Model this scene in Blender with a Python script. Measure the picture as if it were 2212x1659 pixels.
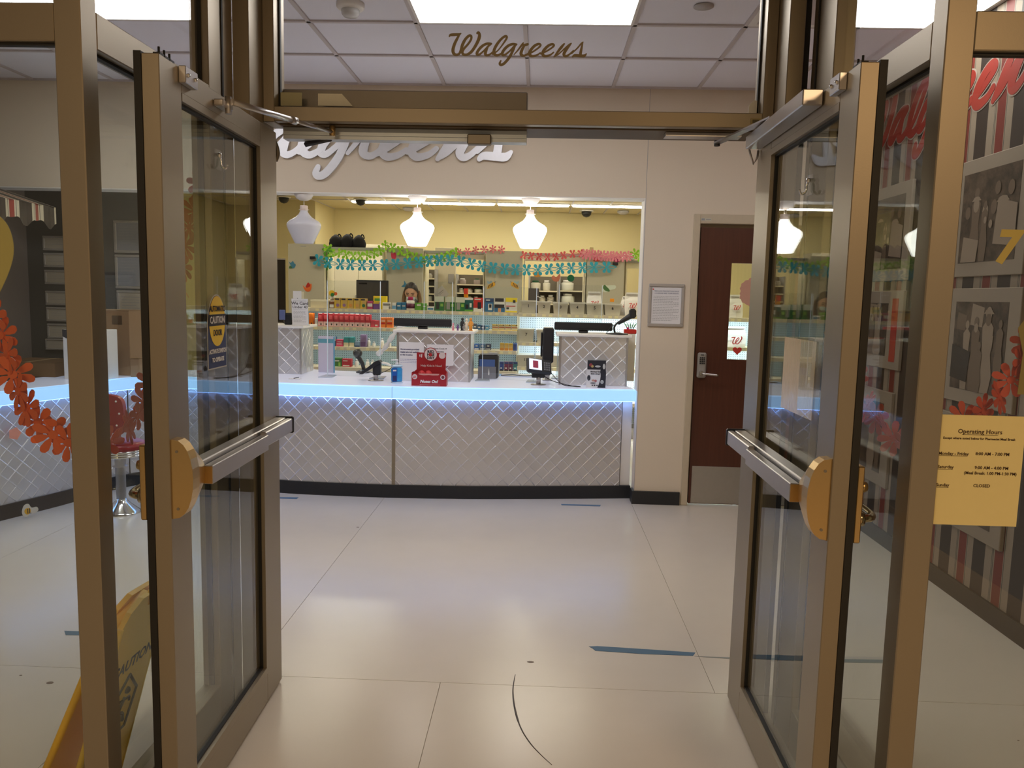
import bpy, bmesh, math, random
from mathutils import Vector, Matrix
random.seed(7)
PI = math.pi
C = bpy.context.scene.collection
for o in list(bpy.data.objects): bpy.data.objects.remove(o)

# ------------------------------------------------------------------ camera
FPX, PITCH, YAW, ROLL, CAMH = 1682.47, .1116, .0336, .0228, 1.547
IW, IH = 2212, 1659
fw = Vector((-math.sin(YAW)*math.cos(PITCH), math.cos(YAW)*math.cos(PITCH), -math.sin(PITCH)))
r0 = Vector((math.cos(YAW), math.sin(YAW), 0)); u0 = r0.cross(fw)
RT = r0*math.cos(ROLL) + u0*math.sin(ROLL); UP = -r0*math.sin(ROLL) + u0*math.cos(ROLL)
cd = bpy.data.cameras.new('camera'); cam = bpy.data.objects.new('camera', cd); C.objects.link(cam)
cd.sensor_fit = 'HORIZONTAL'; cd.sensor_width = 36; cd.lens = FPX*36/IW; cd.clip_start = .05; cd.clip_end = 100
M = Matrix((( RT.x, UP.x, -fw.x, 0), (RT.y, UP.y, -fw.y, 0), (RT.z, UP.z, -fw.z, CAMH), (0, 0, 0, 1)))
cam.matrix_world = M
bpy.context.scene.camera = cam
def on(ax, px, py, val):
    d = fw + RT*((px-IW/2)/FPX) - UP*((py-IH/2)/FPX); o = Vector((0, 0, CAMH))
    return o + d*((val-o[ax])/d[ax])
def onX(px, py, v): return on(0, px, py, v)
def onY(px, py, v): return on(1, px, py, v)
def onZ(px, py, v): return on(2, px, py, v)

# ------------------------------------------------------------------ light settings
sc = bpy.context.scene
sc.view_settings.view_transform = 'Standard'; sc.view_settings.look = 'None'
sc.view_settings.gamma = 1; sc.view_settings.use_curve_mapping = False; sc.view_settings.exposure = 1.25
sc.cycles.transparent_max_bounces = 32; sc.cycles.max_bounces = 8; sc.cycles.glossy_bounces = 5
sc.cycles.sample_clamp_indirect = 4.0
CEIL_E, BACK_E, LED_E, EDGE_E, FOYER_E = 4.8, 9.0, 17, .40, 1.0
w = bpy.data.worlds.new('world'); sc.world = w; w.use_nodes = True
w.node_tree.nodes['Background'].inputs[0].default_value = (1, .78, .54, 1)
w.node_tree.nodes['Background'].inputs[1].default_value = .085
def area(name, loc, size, sy, power, col, rot=(0, 0, 0)):
    l = bpy.data.lights.new(name, 'AREA'); l.shape = 'RECTANGLE'; l.size = size; l.size_y = sy; l.energy = power; l.color = col
    o = bpy.data.objects.new(name, l); C.objects.link(o); o.location = loc; o.rotation_euler = rot; return o
area('foyer_lamp', (2.0, -1.45, 3.1), 1.2, .6, 32, (1, .66, .34), (0, 0, 0))
area('foyer_lamp', (-1.2, -1.45, 3.1), 1.2, .6, 24, (1, .72, .42), (0, 0, 0))

# ------------------------------------------------------------------ materials
def srgb(r, g, b):
    f = lambda c: (c/255/12.92) if c/255 <= .04045 else ((c/255+.055)/1.055)**2.4
    return (f(r), f(g), f(b), 1)
MATS = {}
def mat(name, col, rough=.5, metal=0, emis=None, es=1, var=.04, bump=0, scale=40, spec=None, trans=0, coat=0, alpha=1, aniso=0):
    if name in MATS: return MATS[name]
    m = bpy.data.materials.new(name); m.use_nodes = True; nt = m.node_tree; b = nt.nodes['Principled BSDF']
    col = srgb(*col) if max(col) > 1.01 else (*col[:3], 1)
    b.inputs['Roughness'].default_value = rough; b.inputs['Metallic'].default_value = metal
    if spec is not None: b.inputs['Specular IOR Level'].default_value = spec
    if coat: b.inputs['Coat Weight'].default_value = coat
    if trans: b.inputs['Transmission Weight'].default_value = trans
    if alpha < 1: b.inputs['Alpha'].default_value = alpha
    tc = nt.nodes.new('ShaderNodeTexCoord'); n = nt.nodes.new('ShaderNodeTexNoise'); n.inputs['Scale'].default_value = scale
    n.inputs['Detail'].default_value = 4; nt.links.new(tc.outputs['Object'], n.inputs['Vector'])
    mx = nt.nodes.new('ShaderNodeMix'); mx.data_type = 'RGBA'; mx.inputs[6].default_value = tuple(c*(1-var) for c in col[:3])+(1,)
    mx.inputs[7].default_value = tuple(min(1, c*(1+var)) for c in col[:3])+(1,)
    nt.links.new(n.outputs[0], mx.inputs[0]); nt.links.new(mx.outputs[2], b.inputs['Base Color'])
    if bump:
        bp = nt.nodes.new('ShaderNodeBump'); bp.inputs['Strength'].default_value = bump; bp.inputs['Distance'].default_value = .002
        nt.links.new(n.outputs[0], bp.inputs['Height']); nt.links.new(bp.outputs[0], b.inputs['Normal'])
    if emis is not None:
        e = srgb(*emis) if max(emis) > 1.01 else (*emis[:3], 1)
        b.inputs['Emission Color'].default_value = e; b.inputs['Emission Strength'].default_value = es
    MATS[name] = m; return m
def glass_mat(name, tint=(.93, .96, .94), f0=.05, rough=0.0):
    m = bpy.data.materials.new(name); m.use_nodes = True; nt = m.node_tree; nt.nodes.clear()
    out = nt.nodes.new('ShaderNodeOutputMaterial'); mx = nt.nodes.new('ShaderNodeMixShader')
    tr = nt.nodes.new('ShaderNodeBsdfTransparent'); tr.inputs[0].default_value = (*tint, 1)
    gl = nt.nodes.new('ShaderNodeBsdfGlossy'); gl.inputs['Roughness'].default_value = rough
    ge = nt.nodes.new('ShaderNodeNewGeometry'); vm = nt.nodes.new('ShaderNodeVectorMath'); vm.operation = 'DOT_PRODUCT'
    nt.links.new(ge.outputs['Normal'], vm.inputs[0]); nt.links.new(ge.outputs['Incoming'], vm.inputs[1])
    def mth(op, a, b=None):
        n = nt.nodes.new('ShaderNodeMath'); n.operation = op
        if isinstance(a, (int, float)): n.inputs[0].default_value = a
        else: nt.links.new(a, n.inputs[0])
        if b is not None:
            if isinstance(b, (int, float)): n.inputs[1].default_value = b
            else: nt.links.new(b, n.inputs[1])
        return n.outputs[0]
    c = mth('ABSOLUTE', vm.outputs['Value']); c = mth('SUBTRACT', 1, c); c = mth('POWER', c, 5); c = mth('MULTIPLY', c, 1-f0); c = mth('ADD', c, f0)
    nt.links.new(c, mx.inputs[0]); nt.links.new(tr.outputs[0], mx.inputs[1]); nt.links.new(gl.outputs[0], mx.inputs[2])
    nt.links.new(mx.outputs[0], out.inputs[0]); MATS[name] = m; return m

ALU = mat('champagne_aluminium', (.33, .28, .21), .42, .68, var=.03, bump=.03, scale=300)
ALU_D = mat('dark_aluminium', (.25, .22, .18), .4, .6)
BRASS = mat('brushed_brass', (.55, .38, .17), .3, .9, var=.03, scale=200)
SILVER = mat('satin_silver', (.52, .5, .5), .3, .8)
CHROME = mat('chrome', (.75, .75, .75), .12, 1)
BLACK = mat('black_rubber', (.012, .011, .01), .6)
BLKP = mat('black_plastic', (.02, .021, .026), .35)
DARK = mat('dark_base', (.016, .017, .02), .45)
WALL = mat('wall_paint', (222, 208, 188), .75, bump=.15, scale=180, var=.015)
WALLG = mat('dark_grey_wall', (70, 68, 66), .8, bump=.1, var=.05, scale=30)
WALLG2 = mat('grey_wall', (128, 118, 114), .8, var=.05, scale=10)
CREAM = mat('cream_wall', (214, 200, 152), .8, bump=.1, var=.015, scale=100)
WHITE = mat('white_paint', (235, 232, 228), .5, var=.01)
TILEM = mat('ceiling_tile', (240, 240, 252), .9, bump=.35, scale=260, var=.02)
TILEC = mat('back_ceiling_tile', (222, 210, 176), .9, bump=.2, scale=200, var=.02)
GRIDM = mat('ceiling_grid', (205, 198, 200), .6)
FLOOR = mat('floor_resin', (204, 194, 180), .24, bump=.02, scale=6, var=.03, spec=.45)
FLOORS = mat('floor_seam', (165, 150, 128), .6)
PAPER = mat('paper', (232, 230, 232), .8, var=.01)
INK = mat('ink', (.02, .02, .03), .7)
GREYINK = mat('grey_ink', (.32, .32, .34), .8)
NAVY = mat('navy_ink', (.02, .03, .14), .6)
REDINK = mat('red_ink', (.62, .05, .04), .6)
SHELFW = mat('shelf_enamel', (225, 216, 190), .5)
SHELFG = mat('shelf_grey', (165, 162, 160), .5)
GREYPANEL = mat('grey_panel', (186, 180, 160), .65, var=.02)
GLASS = glass_mat('clear_glass')
GLASST = glass_mat('transom_glass', (.97, .97, .97), .035)
PLEXI = glass_mat('clear_acrylic', (.97, .985, .99), .04)
PLEXE = mat('acrylic_edge', (.75, .85, .95), .2, emis=None, var=0)
LAMP = mat('ceiling_panel_light', (1, .98, .95), .5, emis=(.98, .96, .95), es=CEIL_E)
LAMPB = mat('strip_light', (1, 1, .95), .5, emis=(1, .95, .78), es=BACK_E*1.6)
LED = mat('cool_led_strip', (.9, .95, 1), .5, emis=(.72, .88, 1), es=LED_E)
LEDW = mat('warm_led_strip', (1, .95, .85), .5, emis=(.95, .96, .9), es=4)
def plain(name, rgb, rough=.55, metal=0): return mat(name, rgb, rough, metal, var=.02)

# ------------------------------------------------------------------ mesh builder
class MB:
    def __init__(s): s.v = []; s.f = []; s.m = []; s.sm = []
    def add(s, vs, fs, mi=0, smooth=False):
        k = len(s.v); s.v += [Vector(v) for v in vs]
        for f in fs: s.f.append([k+i for i in f]); s.m.append(mi); s.sm.append(smooth)
        return s
    def box(s, x0, x1, y0, y1, z0, z1, mi=0):
        x0, x1 = sorted((x0, x1)); y0, y1 = sorted((y0, y1)); z0, z1 = sorted((z0, z1))
        return s.add([(x0,y0,z0),(x1,y0,z0),(x1,y1,z0),(x0,y1,z0),(x0,y0,z1),(x1,y0,z1),(x1,y1,z1),(x0,y1,z1)],
                     [(0,3,2,1),(4,5,6,7),(0,1,5,4),(1,2,6,5),(2,3,7,6),(3,0,4,7)], mi)
    def bev(s, x0, x1, y0, y1, z0, z1, b=.004, mi=0):
        x0, x1 = sorted((x0, x1)); y0, y1 = sorted((y0, y1)); z0, z1 = sorted((z0, z1)); b = min(b, (x1-x0)*.45, (y1-y0)*.45, (z1-z0)*.45)
        bm = bmesh.new(); bmesh.ops.create_cube(bm, size=1)
        for v in bm.verts: v.co = Vector((x0+(v.co.x+.5)*(x1-x0), y0+(v.co.y+.5)*(y1-y0), z0+(v.co.z+.5)*(z1-z0)))
        bmesh.ops.bevel(bm, geom=bm.edges[:], offset=b, segments=1, affect='EDGES')
        bm.verts.index_update(); s.add([v.co.copy() for v in bm.verts], [[v.index for v in f.verts] for f in bm.faces], mi); bm.free(); return s
    def quad(s, a, b, c, d, mi=0): return s.add([a, b, c, d], [(0, 1, 2, 3)], mi)
    def prism(s, pts, n0, n1, ax=1, mi=0, smooth=False):
        """polygon pts (2-D) extruded along axis ax from n0 to n1"""
        def mk(p, n):
            if ax == 1: return (p[0], n, p[1])
            if ax == 0: return (n, p[0], p[1])
            return (p[0], p[1], n)
        k = len(pts); vs = [mk(p, n0) for p in pts] + [mk(p, n1) for p in pts]
        s.add(vs, [list(range(k))[::-1], list(range(k, 2*k))], mi)
        s.add(vs, [(i, (i+1) % k, k+(i+1) % k, k+i) for i in range(k)], mi, smooth); return s
    def lathe(s, prof, c=(0, 0, 0), n=24, mi=0, ax=2, smooth=True):
        vs = []; fs = []
        for r, z in prof:
            for i in range(n):
                a = 2*PI*i/n; p = (r*math.cos(a), r*math.sin(a), z)
                if ax == 1: p = (p[0], z, p[1])
                if ax == 0: p = (z, p[0], p[1])
                vs.append((p[0]+c[0], p[1]+c[1], p[2]+c[2]))
        for j in range(len(prof)-1):
            for i in range(n): fs.append((j*n+i, j*n+(i+1) % n, (j+1)*n+(i+1) % n, (j+1)*n+i))
        s.add(vs, fs, mi, smooth)
        s.add(vs[:n], [list(range(n))[::-1]], mi); s.add(vs[-n:], [list(range(n))], mi); return s
    def tube(s, pts, r, n=8, mi=0, radii=None, closed=False):
        P = [Vector(p) for p in pts]; vs = []; fs = []; k = len(P); up = Vector((0, 0, 1)); prev = None
        for i, p in enumerate(P):
            t = (P[min(i+1, k-1)]-P[max(i-1, 0)]).normalized()
            a = (prev - t*prev.dot(t)) if prev is not None else t.cross(up)
            if a.length < 1e-4: a = t.cross(Vector((1, 0, 0)))
            a.normalize(); prev = a; b = t.cross(a); rr = radii[i] if radii else r
            for j in range(n): vs.append(p + a*rr*math.cos(2*PI*j/n) + b*rr*math.sin(2*PI*j/n))
        for i in range(k-1):
            for j in range(n): fs.append((i*n+j, i*n+(j+1) % n, (i+1)*n+(j+1) % n, (i+1)*n+j))
        s.add(vs, fs, mi, True); s.add(vs[:n], [list(range(n))[::-1]], mi); s.add(vs[-n:], [list(range(n))], mi); return s
    def sph(s, c, r, n=12, mi=0, sc=(1, 1, 1)):
        vs = [(c[0], c[1], c[2]-r*sc[2])]; m = n//2
        for j in range(1, m):
            t = PI*j/m
            for i in range(n): vs.append((c[0]+sc[0]*r*math.sin(t)*math.cos(2*PI*i/n), c[1]+sc[1]*r*math.sin(t)*math.sin(2*PI*i/n), c[2]-sc[2]*r*math.cos(t)))
        vs.append((c[0], c[1], c[2]+r*sc[2])); fs = [(0, 1+(i+1) % n, 1+i) for i in range(n)]
        for j in range(m-2):
            for i in range(n): fs.append((1+j*n+i, 1+j*n+(i+1) % n, 1+(j+1)*n+(i+1) % n, 1+(j+1)*n+i))
        e = len(vs)-1; b = 1+(m-2)*n; fs += [(b+i, b+(i+1) % n, e) for i in range(n)]
        return s.add(vs, fs, mi, True)
    def xf(s, M):
        s.v = [M @ v for v in s.v]; return s
def link(name, mb, mats, parent=None, fixn=True):
    if not isinstance(mats, (list, tuple)): mats = [mats]
    me = bpy.data.meshes.new(name); me.from_pydata([tuple(v) for v in mb.v], [], mb.f)
    for m in mats: me.materials.append(m)
    for p, mi, sm in zip(me.polygons, mb.m, mb.sm): p.material_index = min(mi, len(mats)-1); p.use_smooth = sm
    if fixn:
        bm = bmesh.new(); bm.from_mesh(me); bmesh.ops.remove_doubles(bm, verts=bm.verts[:], dist=1e-6); bmesh.ops.recalc_face_normals(bm, faces=bm.faces[:]); bm.to_mesh(me); bm.free()
    me.update(); o = bpy.data.objects.new(name, me); C.objects.link(o)
    if parent is not None: o.parent = parent
    return o
def tag(o, label=None, cat=None, group=None, kind=None):
    if label: o['label'] = label
    if cat: o['category'] = cat
    if group: o['group'] = group
    if kind: o['kind'] = kind
    return o
def thing(name, label, cat, loc=(0, 0, 0), rz=0, group=None, kind=None):
    o = bpy.data.objects.new(name, None); o.empty_display_size = .05; C.objects.link(o); o.location = loc; o.rotation_euler = (0, 0, rz)
    return tag(o, label, cat, group, kind)
def part(name, mb, mats, parent, label=None, world=False):
    if world: mb.xf(Matrix.Translation(-Vector(parent_loc(parent))))
    o = link(name, mb, mats, parent)
    if label: o['label'] = label
    return o
def parent_loc(p):
    v = Vector((0, 0, 0))
    while p is not None: v = v + Vector(p.location); p = p.parent
    return v
def dup(o, parent=None, **kw):
    c = o.copy(); C.objects.link(c); c.parent = parent
    for ch in list(o.children): dup(ch, c)
    return c
def struct(name, mb, mats, label=None):
    o = link(name, mb, mats); tag(o, label, None, None, 'structure'); return o
_fonts = {}
def text_mb(s, size, align='CENTER', bold=0, mi=0, thick=.0003, shear=0, spacing=1):
    """lettering in the XZ plane, facing -Y, baseline at z=0"""
    cu = bpy.data.curves.new('t', 'FONT'); cu.body = s; cu.size = size; cu.align_x = align; cu.extrude = thick; cu.offset = bold; cu.shear = shear; cu.space_character = spacing
    cu.resolution_u = 2
    o = bpy.data.objects.new('t', cu); C.objects.link(o); dg = bpy.context.evaluated_depsgraph_get(); me = bpy.data.meshes.new_from_object(o.evaluated_get(dg))
    mb = MB(); mb.add([(v.co.x, -v.co.z, v.co.y) for v in me.vertices], [list(p.vertices) for p in me.polygons], mi)
    bpy.data.objects.remove(o); bpy.data.curves.remove(cu); bpy.data.meshes.remove(me); return mb
def letter(parent, s, size, loc, mats, rz=0, world=False, scalex=1, name='lettering', **kw):
    mb = text_mb(s, size, **kw); M = Matrix.Translation(Vector(loc)) @ Matrix.Rotation(rz, 4, 'Z') @ Matrix.Diagonal((scalex, 1, 1, 1)); mb.xf(M)
    if world: mb.xf(Matrix.Translation(-parent_loc(parent)))
    return link(name, mb, mats, parent, fixn=False)
def lines(x0, x1, z, n, dz, h, jitter=.2):
    """rows of tiny print as thin bars; local XZ plane facing -Y"""
    mb = MB()
    for i in range(n):
        x = x0
        while x < x1-.004:
            L = random.uniform(.006, .018); e = min(x+L, x1)
            if i % 4 != 3 or e < x1*.6: mb.box(x, e, -.0004, 0, z-i*dz-h, z-i*dz)
            x = e+.0035
    return mb
def catmull(P, n=7, closed=False):
    out = []; k = len(P)
    for i in range(k-1 if not closed else k):
        g = lambda j: P[j % k] if closed else P[max(0, min(k-1, j))]
        p0, p1, p2, p3 = g(i-1), g(i), g(i+1), g(i+2)
        for t in range(n):
            t /= n; out.append(tuple(.5*((2*b)+(-a+c)*t+(2*a-5*b+4*c-d)*t*t+(-a+3*b-3*c+d)*t**3) for a, b, c, d in zip(p0, p1, p2, p3)))
    if not closed: out.append(tuple(P[-1]))
    return out

# script lettering of the sign, drawn as brush strokes (x, y down, width)
STROKES = {
 'W': [[(72,158,10),(90,134,30),(150,128,36),(215,124,30),(246,112,12)], [(225,125,20),(195,180,32),(155,260,38),(132,340,42),(140,392,40),(178,418,34),(225,402,28),(252,350,36),(275,270,40),(318,190,34),(370,144,32),(402,152,30),(398,200,28),(355,265,26),(300,325,28),(274,375,32),(290,412,34),(345,414,32),(410,370,36),(470,285,38),(512,200,42),(526,140,40),(510,100,32),(490,108,24)]],
 'a': [[(700,258,26),(640,256,30),(570,290,34),(512,350,36),(490,402,36),(520,415,26),(590,362,20),(650,300,24),(692,262,28)], [(650,300,26),(625,360,38),(617,408,38),(650,424,26),(700,400,20),(742,360,16)]],
 'l': [[(722,405,20),(790,365,14),(860,285,16),(918,200,24),(932,158,26),(902,152,28),(842,198,32),(780,278,36),(745,358,40),(755,408,38),(800,424,28),(868,390,18)]],
 'g': [[(1080,266,20),(1020,262,30),(950,290,34),(890,350,36),(868,405,36),(900,420,26),(970,370,20),(1040,300,26),(1072,268,28)], [(1055,285,30),(1020,370,34),(970,460,36),(900,540,34),(852,560,32),(834,540,28),(850,500,16)]],
 'r': [[(1045,412,8),(1100,350,16),(1160,270,22),(1180,242,10)], [(1165,268,24),(1200,276,30),(1245,264,28)], [(1195,280,28),(1160,350,38),(1150,408,40),(1190,430,28),(1240,408,20),(1280,370,14)]],
 'e': [[(1240,415,18),(1310,380,18),(1400,320,20),(1436,280,26),(1410,260,28),(1350,285,34),(1295,345,38),(1275,402,40),(1310,434,32),(1380,422,22),(1435,388,16)]],
 'e2': [[(1440,402,16),(1510,372,18),(1596,320,20),(1634,282,26),(1610,262,28),(1550,287,34),(1492,345,38),(1470,402,40),(1505,434,32),(1580,418,22),(1632,380,16)]],
 'n': [[(1640,446,12),(1680,392,26),(1740,312,36),(1786,258,18)], [(1652,438,10),(1700,410,14),(1780,340,16),(1850,282,24),(1888,254,16)], [(1870,272,26),(1820,340,36),(1786,404,40),(1810,435,30),(1860,415,22),(1925,355,14)]],
 's': [[(1900,398,12),(1980,322,16),(2040,252,16),(2066,232,8)], [(2060,240,12),(2048,300,26),(2036,370,36),(2030,408,36)], [(1915,444,16),(1945,424,32),(2020,428,36),(2085,430,36),(2120,400,10)]]}
def script_letter(key, k, grow=0, d0=0, d1=.002):
    """letter mesh: x along, z up, thickness from y=d0 (back) to y=-d1 (front)"""
    mb = MB()
    li = list(STROKES).index(key); D1 = d1+(li % 3)*.00012
    for sj, st in enumerate(STROKES[key]):
        S = catmull(st, 6); n = len(S); d1 = D1+sj*.0004; dd = .000008
        Lf, Rt = [], []
        for i, (x, y, w_) in enumerate(S):
            a = S[max(0, i-1)]; b = S[min(n-1, i+1)]; dx, dy = b[0]-a[0], b[1]-a[1]; L = math.hypot(dx, dy) or 1
            h = (w_/2+grow)
            nx, ny = -dy/L*h, dx/L*h
            yy = y - .0105*x
            Lf.append(((x+nx)*k, -(yy+ny)*k)); Rt.append(((x-nx)*k, -(yy-ny)*k))
        vs = [(p[0], -d1-dd*q_, p[1]) for q_, p in enumerate(Lf)] + [(p[0], -d1-dd*q_, p[1]) for q_, p in enumerate(Rt)] + [(p[0], -d0, p[1]) for p in Lf] + [(p[0], -d0, p[1]) for p in Rt]
        fs = []
        for i in range(n-1):
            fs += [(i, i+1, n+i+1, n+i), (2*n+i, 3*n+i, 3*n+i+1, 2*n+i+1), (i, 2*n+i, 2*n+i+1, i+1), (n+i, n+i+1, 3*n+i+1, 3*n+i)]
        fs += [(0, n, 3*n, 2*n), (n-1, 3*n-1, 4*n-1, 2*n-1)]
        mb.add(vs, fs)
        for idx in (0, n-1):
            x, y, w_ = S[idx]; r = (w_/2+grow)*k; yy = y-.0105*x
            mb.prism([(x*k+r*math.cos(2*PI*j/10), -yy*k+r*math.sin(2*PI*j/10)) for j in range(10)], -d0, -d1-dd*idx+.00005*(1 if idx else -1), 1)
    return mb
def script_sign(parent, k, mats, d0, d1, outline=None, og=12):
    for key in STROKES:
        if outline is not None: link('letter_outline', script_letter(key, k, og, d0, d0+.0012), outline, parent)
        link('letter', script_letter(key, k, 3, d0+(.0014 if outline is not None else 0), d1), mats, parent)

# ------------------------------------------------------------------ floor
def slab_floor():
    root = thing('floor', None, None, kind='structure')
    b = MB(); b.box(-7.2, 2.6, -2.5, 14.5, -.12, -.0035); link('floor_bed', b, FLOORS, root)
    g = .0012
    xs1 = [-7.2, -4.91, -3.03, -1.15, .735, 2.6]
    def pc(x0, x1, y0, y1):
        b = MB(); b.box(x0+g, x1-g, y0+g, y1-g, -.0034, 0); link('floor_slab', b, FLOOR, root)
    for i in range(len(xs1)-1):
        for y0, y1 in ((2.967, 6.6), (6.6, 10.4), (10.4, 14.4)): pc(xs1[i], xs1[i+1], y0, y1)
    xs2 = [-5.2, -3.98, -2.79, -1.58, -.36, .86, 2.6]
    for i in range(len(xs2)-1):
        for y0, y1 in ((-2.4, -.6), (-.6, 1.2), (1.2, 2.967)): pc(xs2[i], xs2[i+1], y0, y1)
    return root
slab_floor()

# ------------------------------------------------------------------ walls and ceiling
XR, XL, YB, ZC = 2.26, -4.4, 5.84, 3.061
def walls():
    # front wall of the pharmacy: header over the serving opening plus the part with the wooden door
    b = MB()
    b.box(XL, .752, YB, YB+.17, 2.285, ZC+.2)
    DX0, DX1, DZ = 1.156, 2.07, 2.11
    b.box(.752, DX0-.05, YB, YB+.17, 0, ZC+.2); b.box(DX1+.05, XR+.1, YB, YB+.17, 0, ZC+.2); b.box(DX0-.05, DX1+.05, YB, YB+.17, DZ+.05, ZC+.2)
    root = struct('wall_back', b, WALL)
    m = MB(); m.box(.7505, .7535, YB-.0012, YB, .1, ZC); link('wall_joint', m, GREYINK, root)
    u = MB(); u.box(XL, .75, YB+.002, YB+.168, 2.277, 2.285); link('soffit_underside', u, WHITE, root)
    j = MB(); j.box(.7435, .752, YB+.003, YB+.17, .86, 2.277); link('jamb_lining', j, WHITE, root)
    bb = MB(); bb.box(.735, DX0-.06, YB-.02, YB, 0, .1); bb.box(.735, .752, YB, YB+.1, 0, .1); tag(link('baseboard_back', bb, DARK), kind='structure')
    # right wall with the printed stripes
    b = MB(); b.box(XR, XR+.12, 1.9, YB+.17, 0, ZC+.2)
    ms = bpy.data.materials.new('striped_mural'); ms.use_nodes = True; nt = ms.node_tree; bs = nt.nodes['Principled BSDF']; bs.inputs['Roughness'].default_value = .55
    tc = nt.nodes.new('ShaderNodeTexCoord'); sp = nt.nodes.new('ShaderNodeSeparateXYZ'); nt.links.new(tc.outputs['Object'], sp.inputs[0])
    md = nt.nodes.new('ShaderNodeMath'); md.operation = 'MULTIPLY_ADD'; md.inputs[1].default_value = 1/.322; md.inputs[2].default_value = -3.868/.322+20
    nt.links.new(sp.outputs['Y'], md.inputs[0]); fr = nt.nodes.new('ShaderNodeMath'); fr.operation = 'FRACT'; nt.links.new(md.outputs[0], fr.inputs[0])
    cr = nt.nodes.new('ShaderNodeValToRGB'); cr.color_ramp.interpolation = 'CONSTANT'; nt.links.new(fr.outputs[0], cr.inputs[0])
    W_, G_, R_, B_ = srgb(144, 126, 108), srgb(74, 70, 62), srgb(112, 36, 26), srgb(48, 34, 27)
    seq = [(0, B_), (.33, W_), (.49, G_), (.505, W_), (.52, G_), (.535, W_), (.56, R_), (.74, W_), (.765, G_), (.78, W_), (.795, G_), (.81, W_)]
    seq = [(0, B_), (.335, W_), (.50, G_), (.515, W_), (.53, R_), (.745, W_), (.775, G_), (.79, W_), (.805, G_), (.82, W_), (.997, B_)]
    el = cr.color_ramp.elements; el[0].position = 0; el[0].color = seq[0][1]; el[1].position = seq[1][0]; el[1].color = seq[1][1]
    for p, c in seq[2:]: e = el.new(p); e.color = c
    nt.links.new(cr.outputs[0], bs.inputs['Base Color'])
    struct('wall_right', b, ms)
    bb = MB(); bb.box(XR-.012, XR, 1.9, YB-.02, 0, .1); tag(link('baseboard_right', bb, mat('brown_base', (48, 40, 34), .5)), kind='structure')
    # left wall
    b = MB(); b.box(XL-.12, XL, 1.9, 6.6, 0, ZC+.2); struct('wall_left', b, WALLG2)
    # dark partition with certificates behind the left counter
    b = MB(); b.box(-7, -3.40, 6.6, 6.72, 0, ZC+.1); pr = struct('wall_partition', b, WALLG)
    e = MB(); e.box(-3.40, -3.36, 6.598, 6.722, 0, ZC+.1); link('wall_end_trim', e, CREAM, pr)
    # back room
    b = MB(); b.box(-3.79, 3.1, 14.3, 14.4, 0, ZC+.2); b.box(-3.89, -3.79, 13.1, 14.4, 0, ZC+.2)
    b.box(-4.30, -3.89, 13.1, 13.2, 0, ZC+.2); b.box(-5.3, -4.30, 13.1, 13.2, 2.1, ZC+.2); b.box(-7.1, -5.3, 13.1, 13.2, 0, ZC+.2)
    struct('wall_rear', b, CREAM)
    b = MB(); b.box(-7.2, -7.1, 6.6, 14.3, 0, ZC+.2); struct('wall_rear_left', b, CREAM)
    b = MB(); b.box(3.0, 3.1, YB+.17, 14.3, 0, ZC+.2); b.box(2.26, 3.1, YB+.17, YB+.2, 0, ZC+.2); struct('wall_rear_right', b, CREAM)
    d = MB(); d.box(-5.28, -4.32, 13.12, 13.16, 0, 2.08); dd = struct('door_4', d, mat('dark_door', (38, 28, 22), .5))
    h = MB(); h.box(-4.45, -4.36, 13.09, 13.12, 1.0, 1.03); link('door_handle', h, SILVER, dd)
walls()

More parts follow.
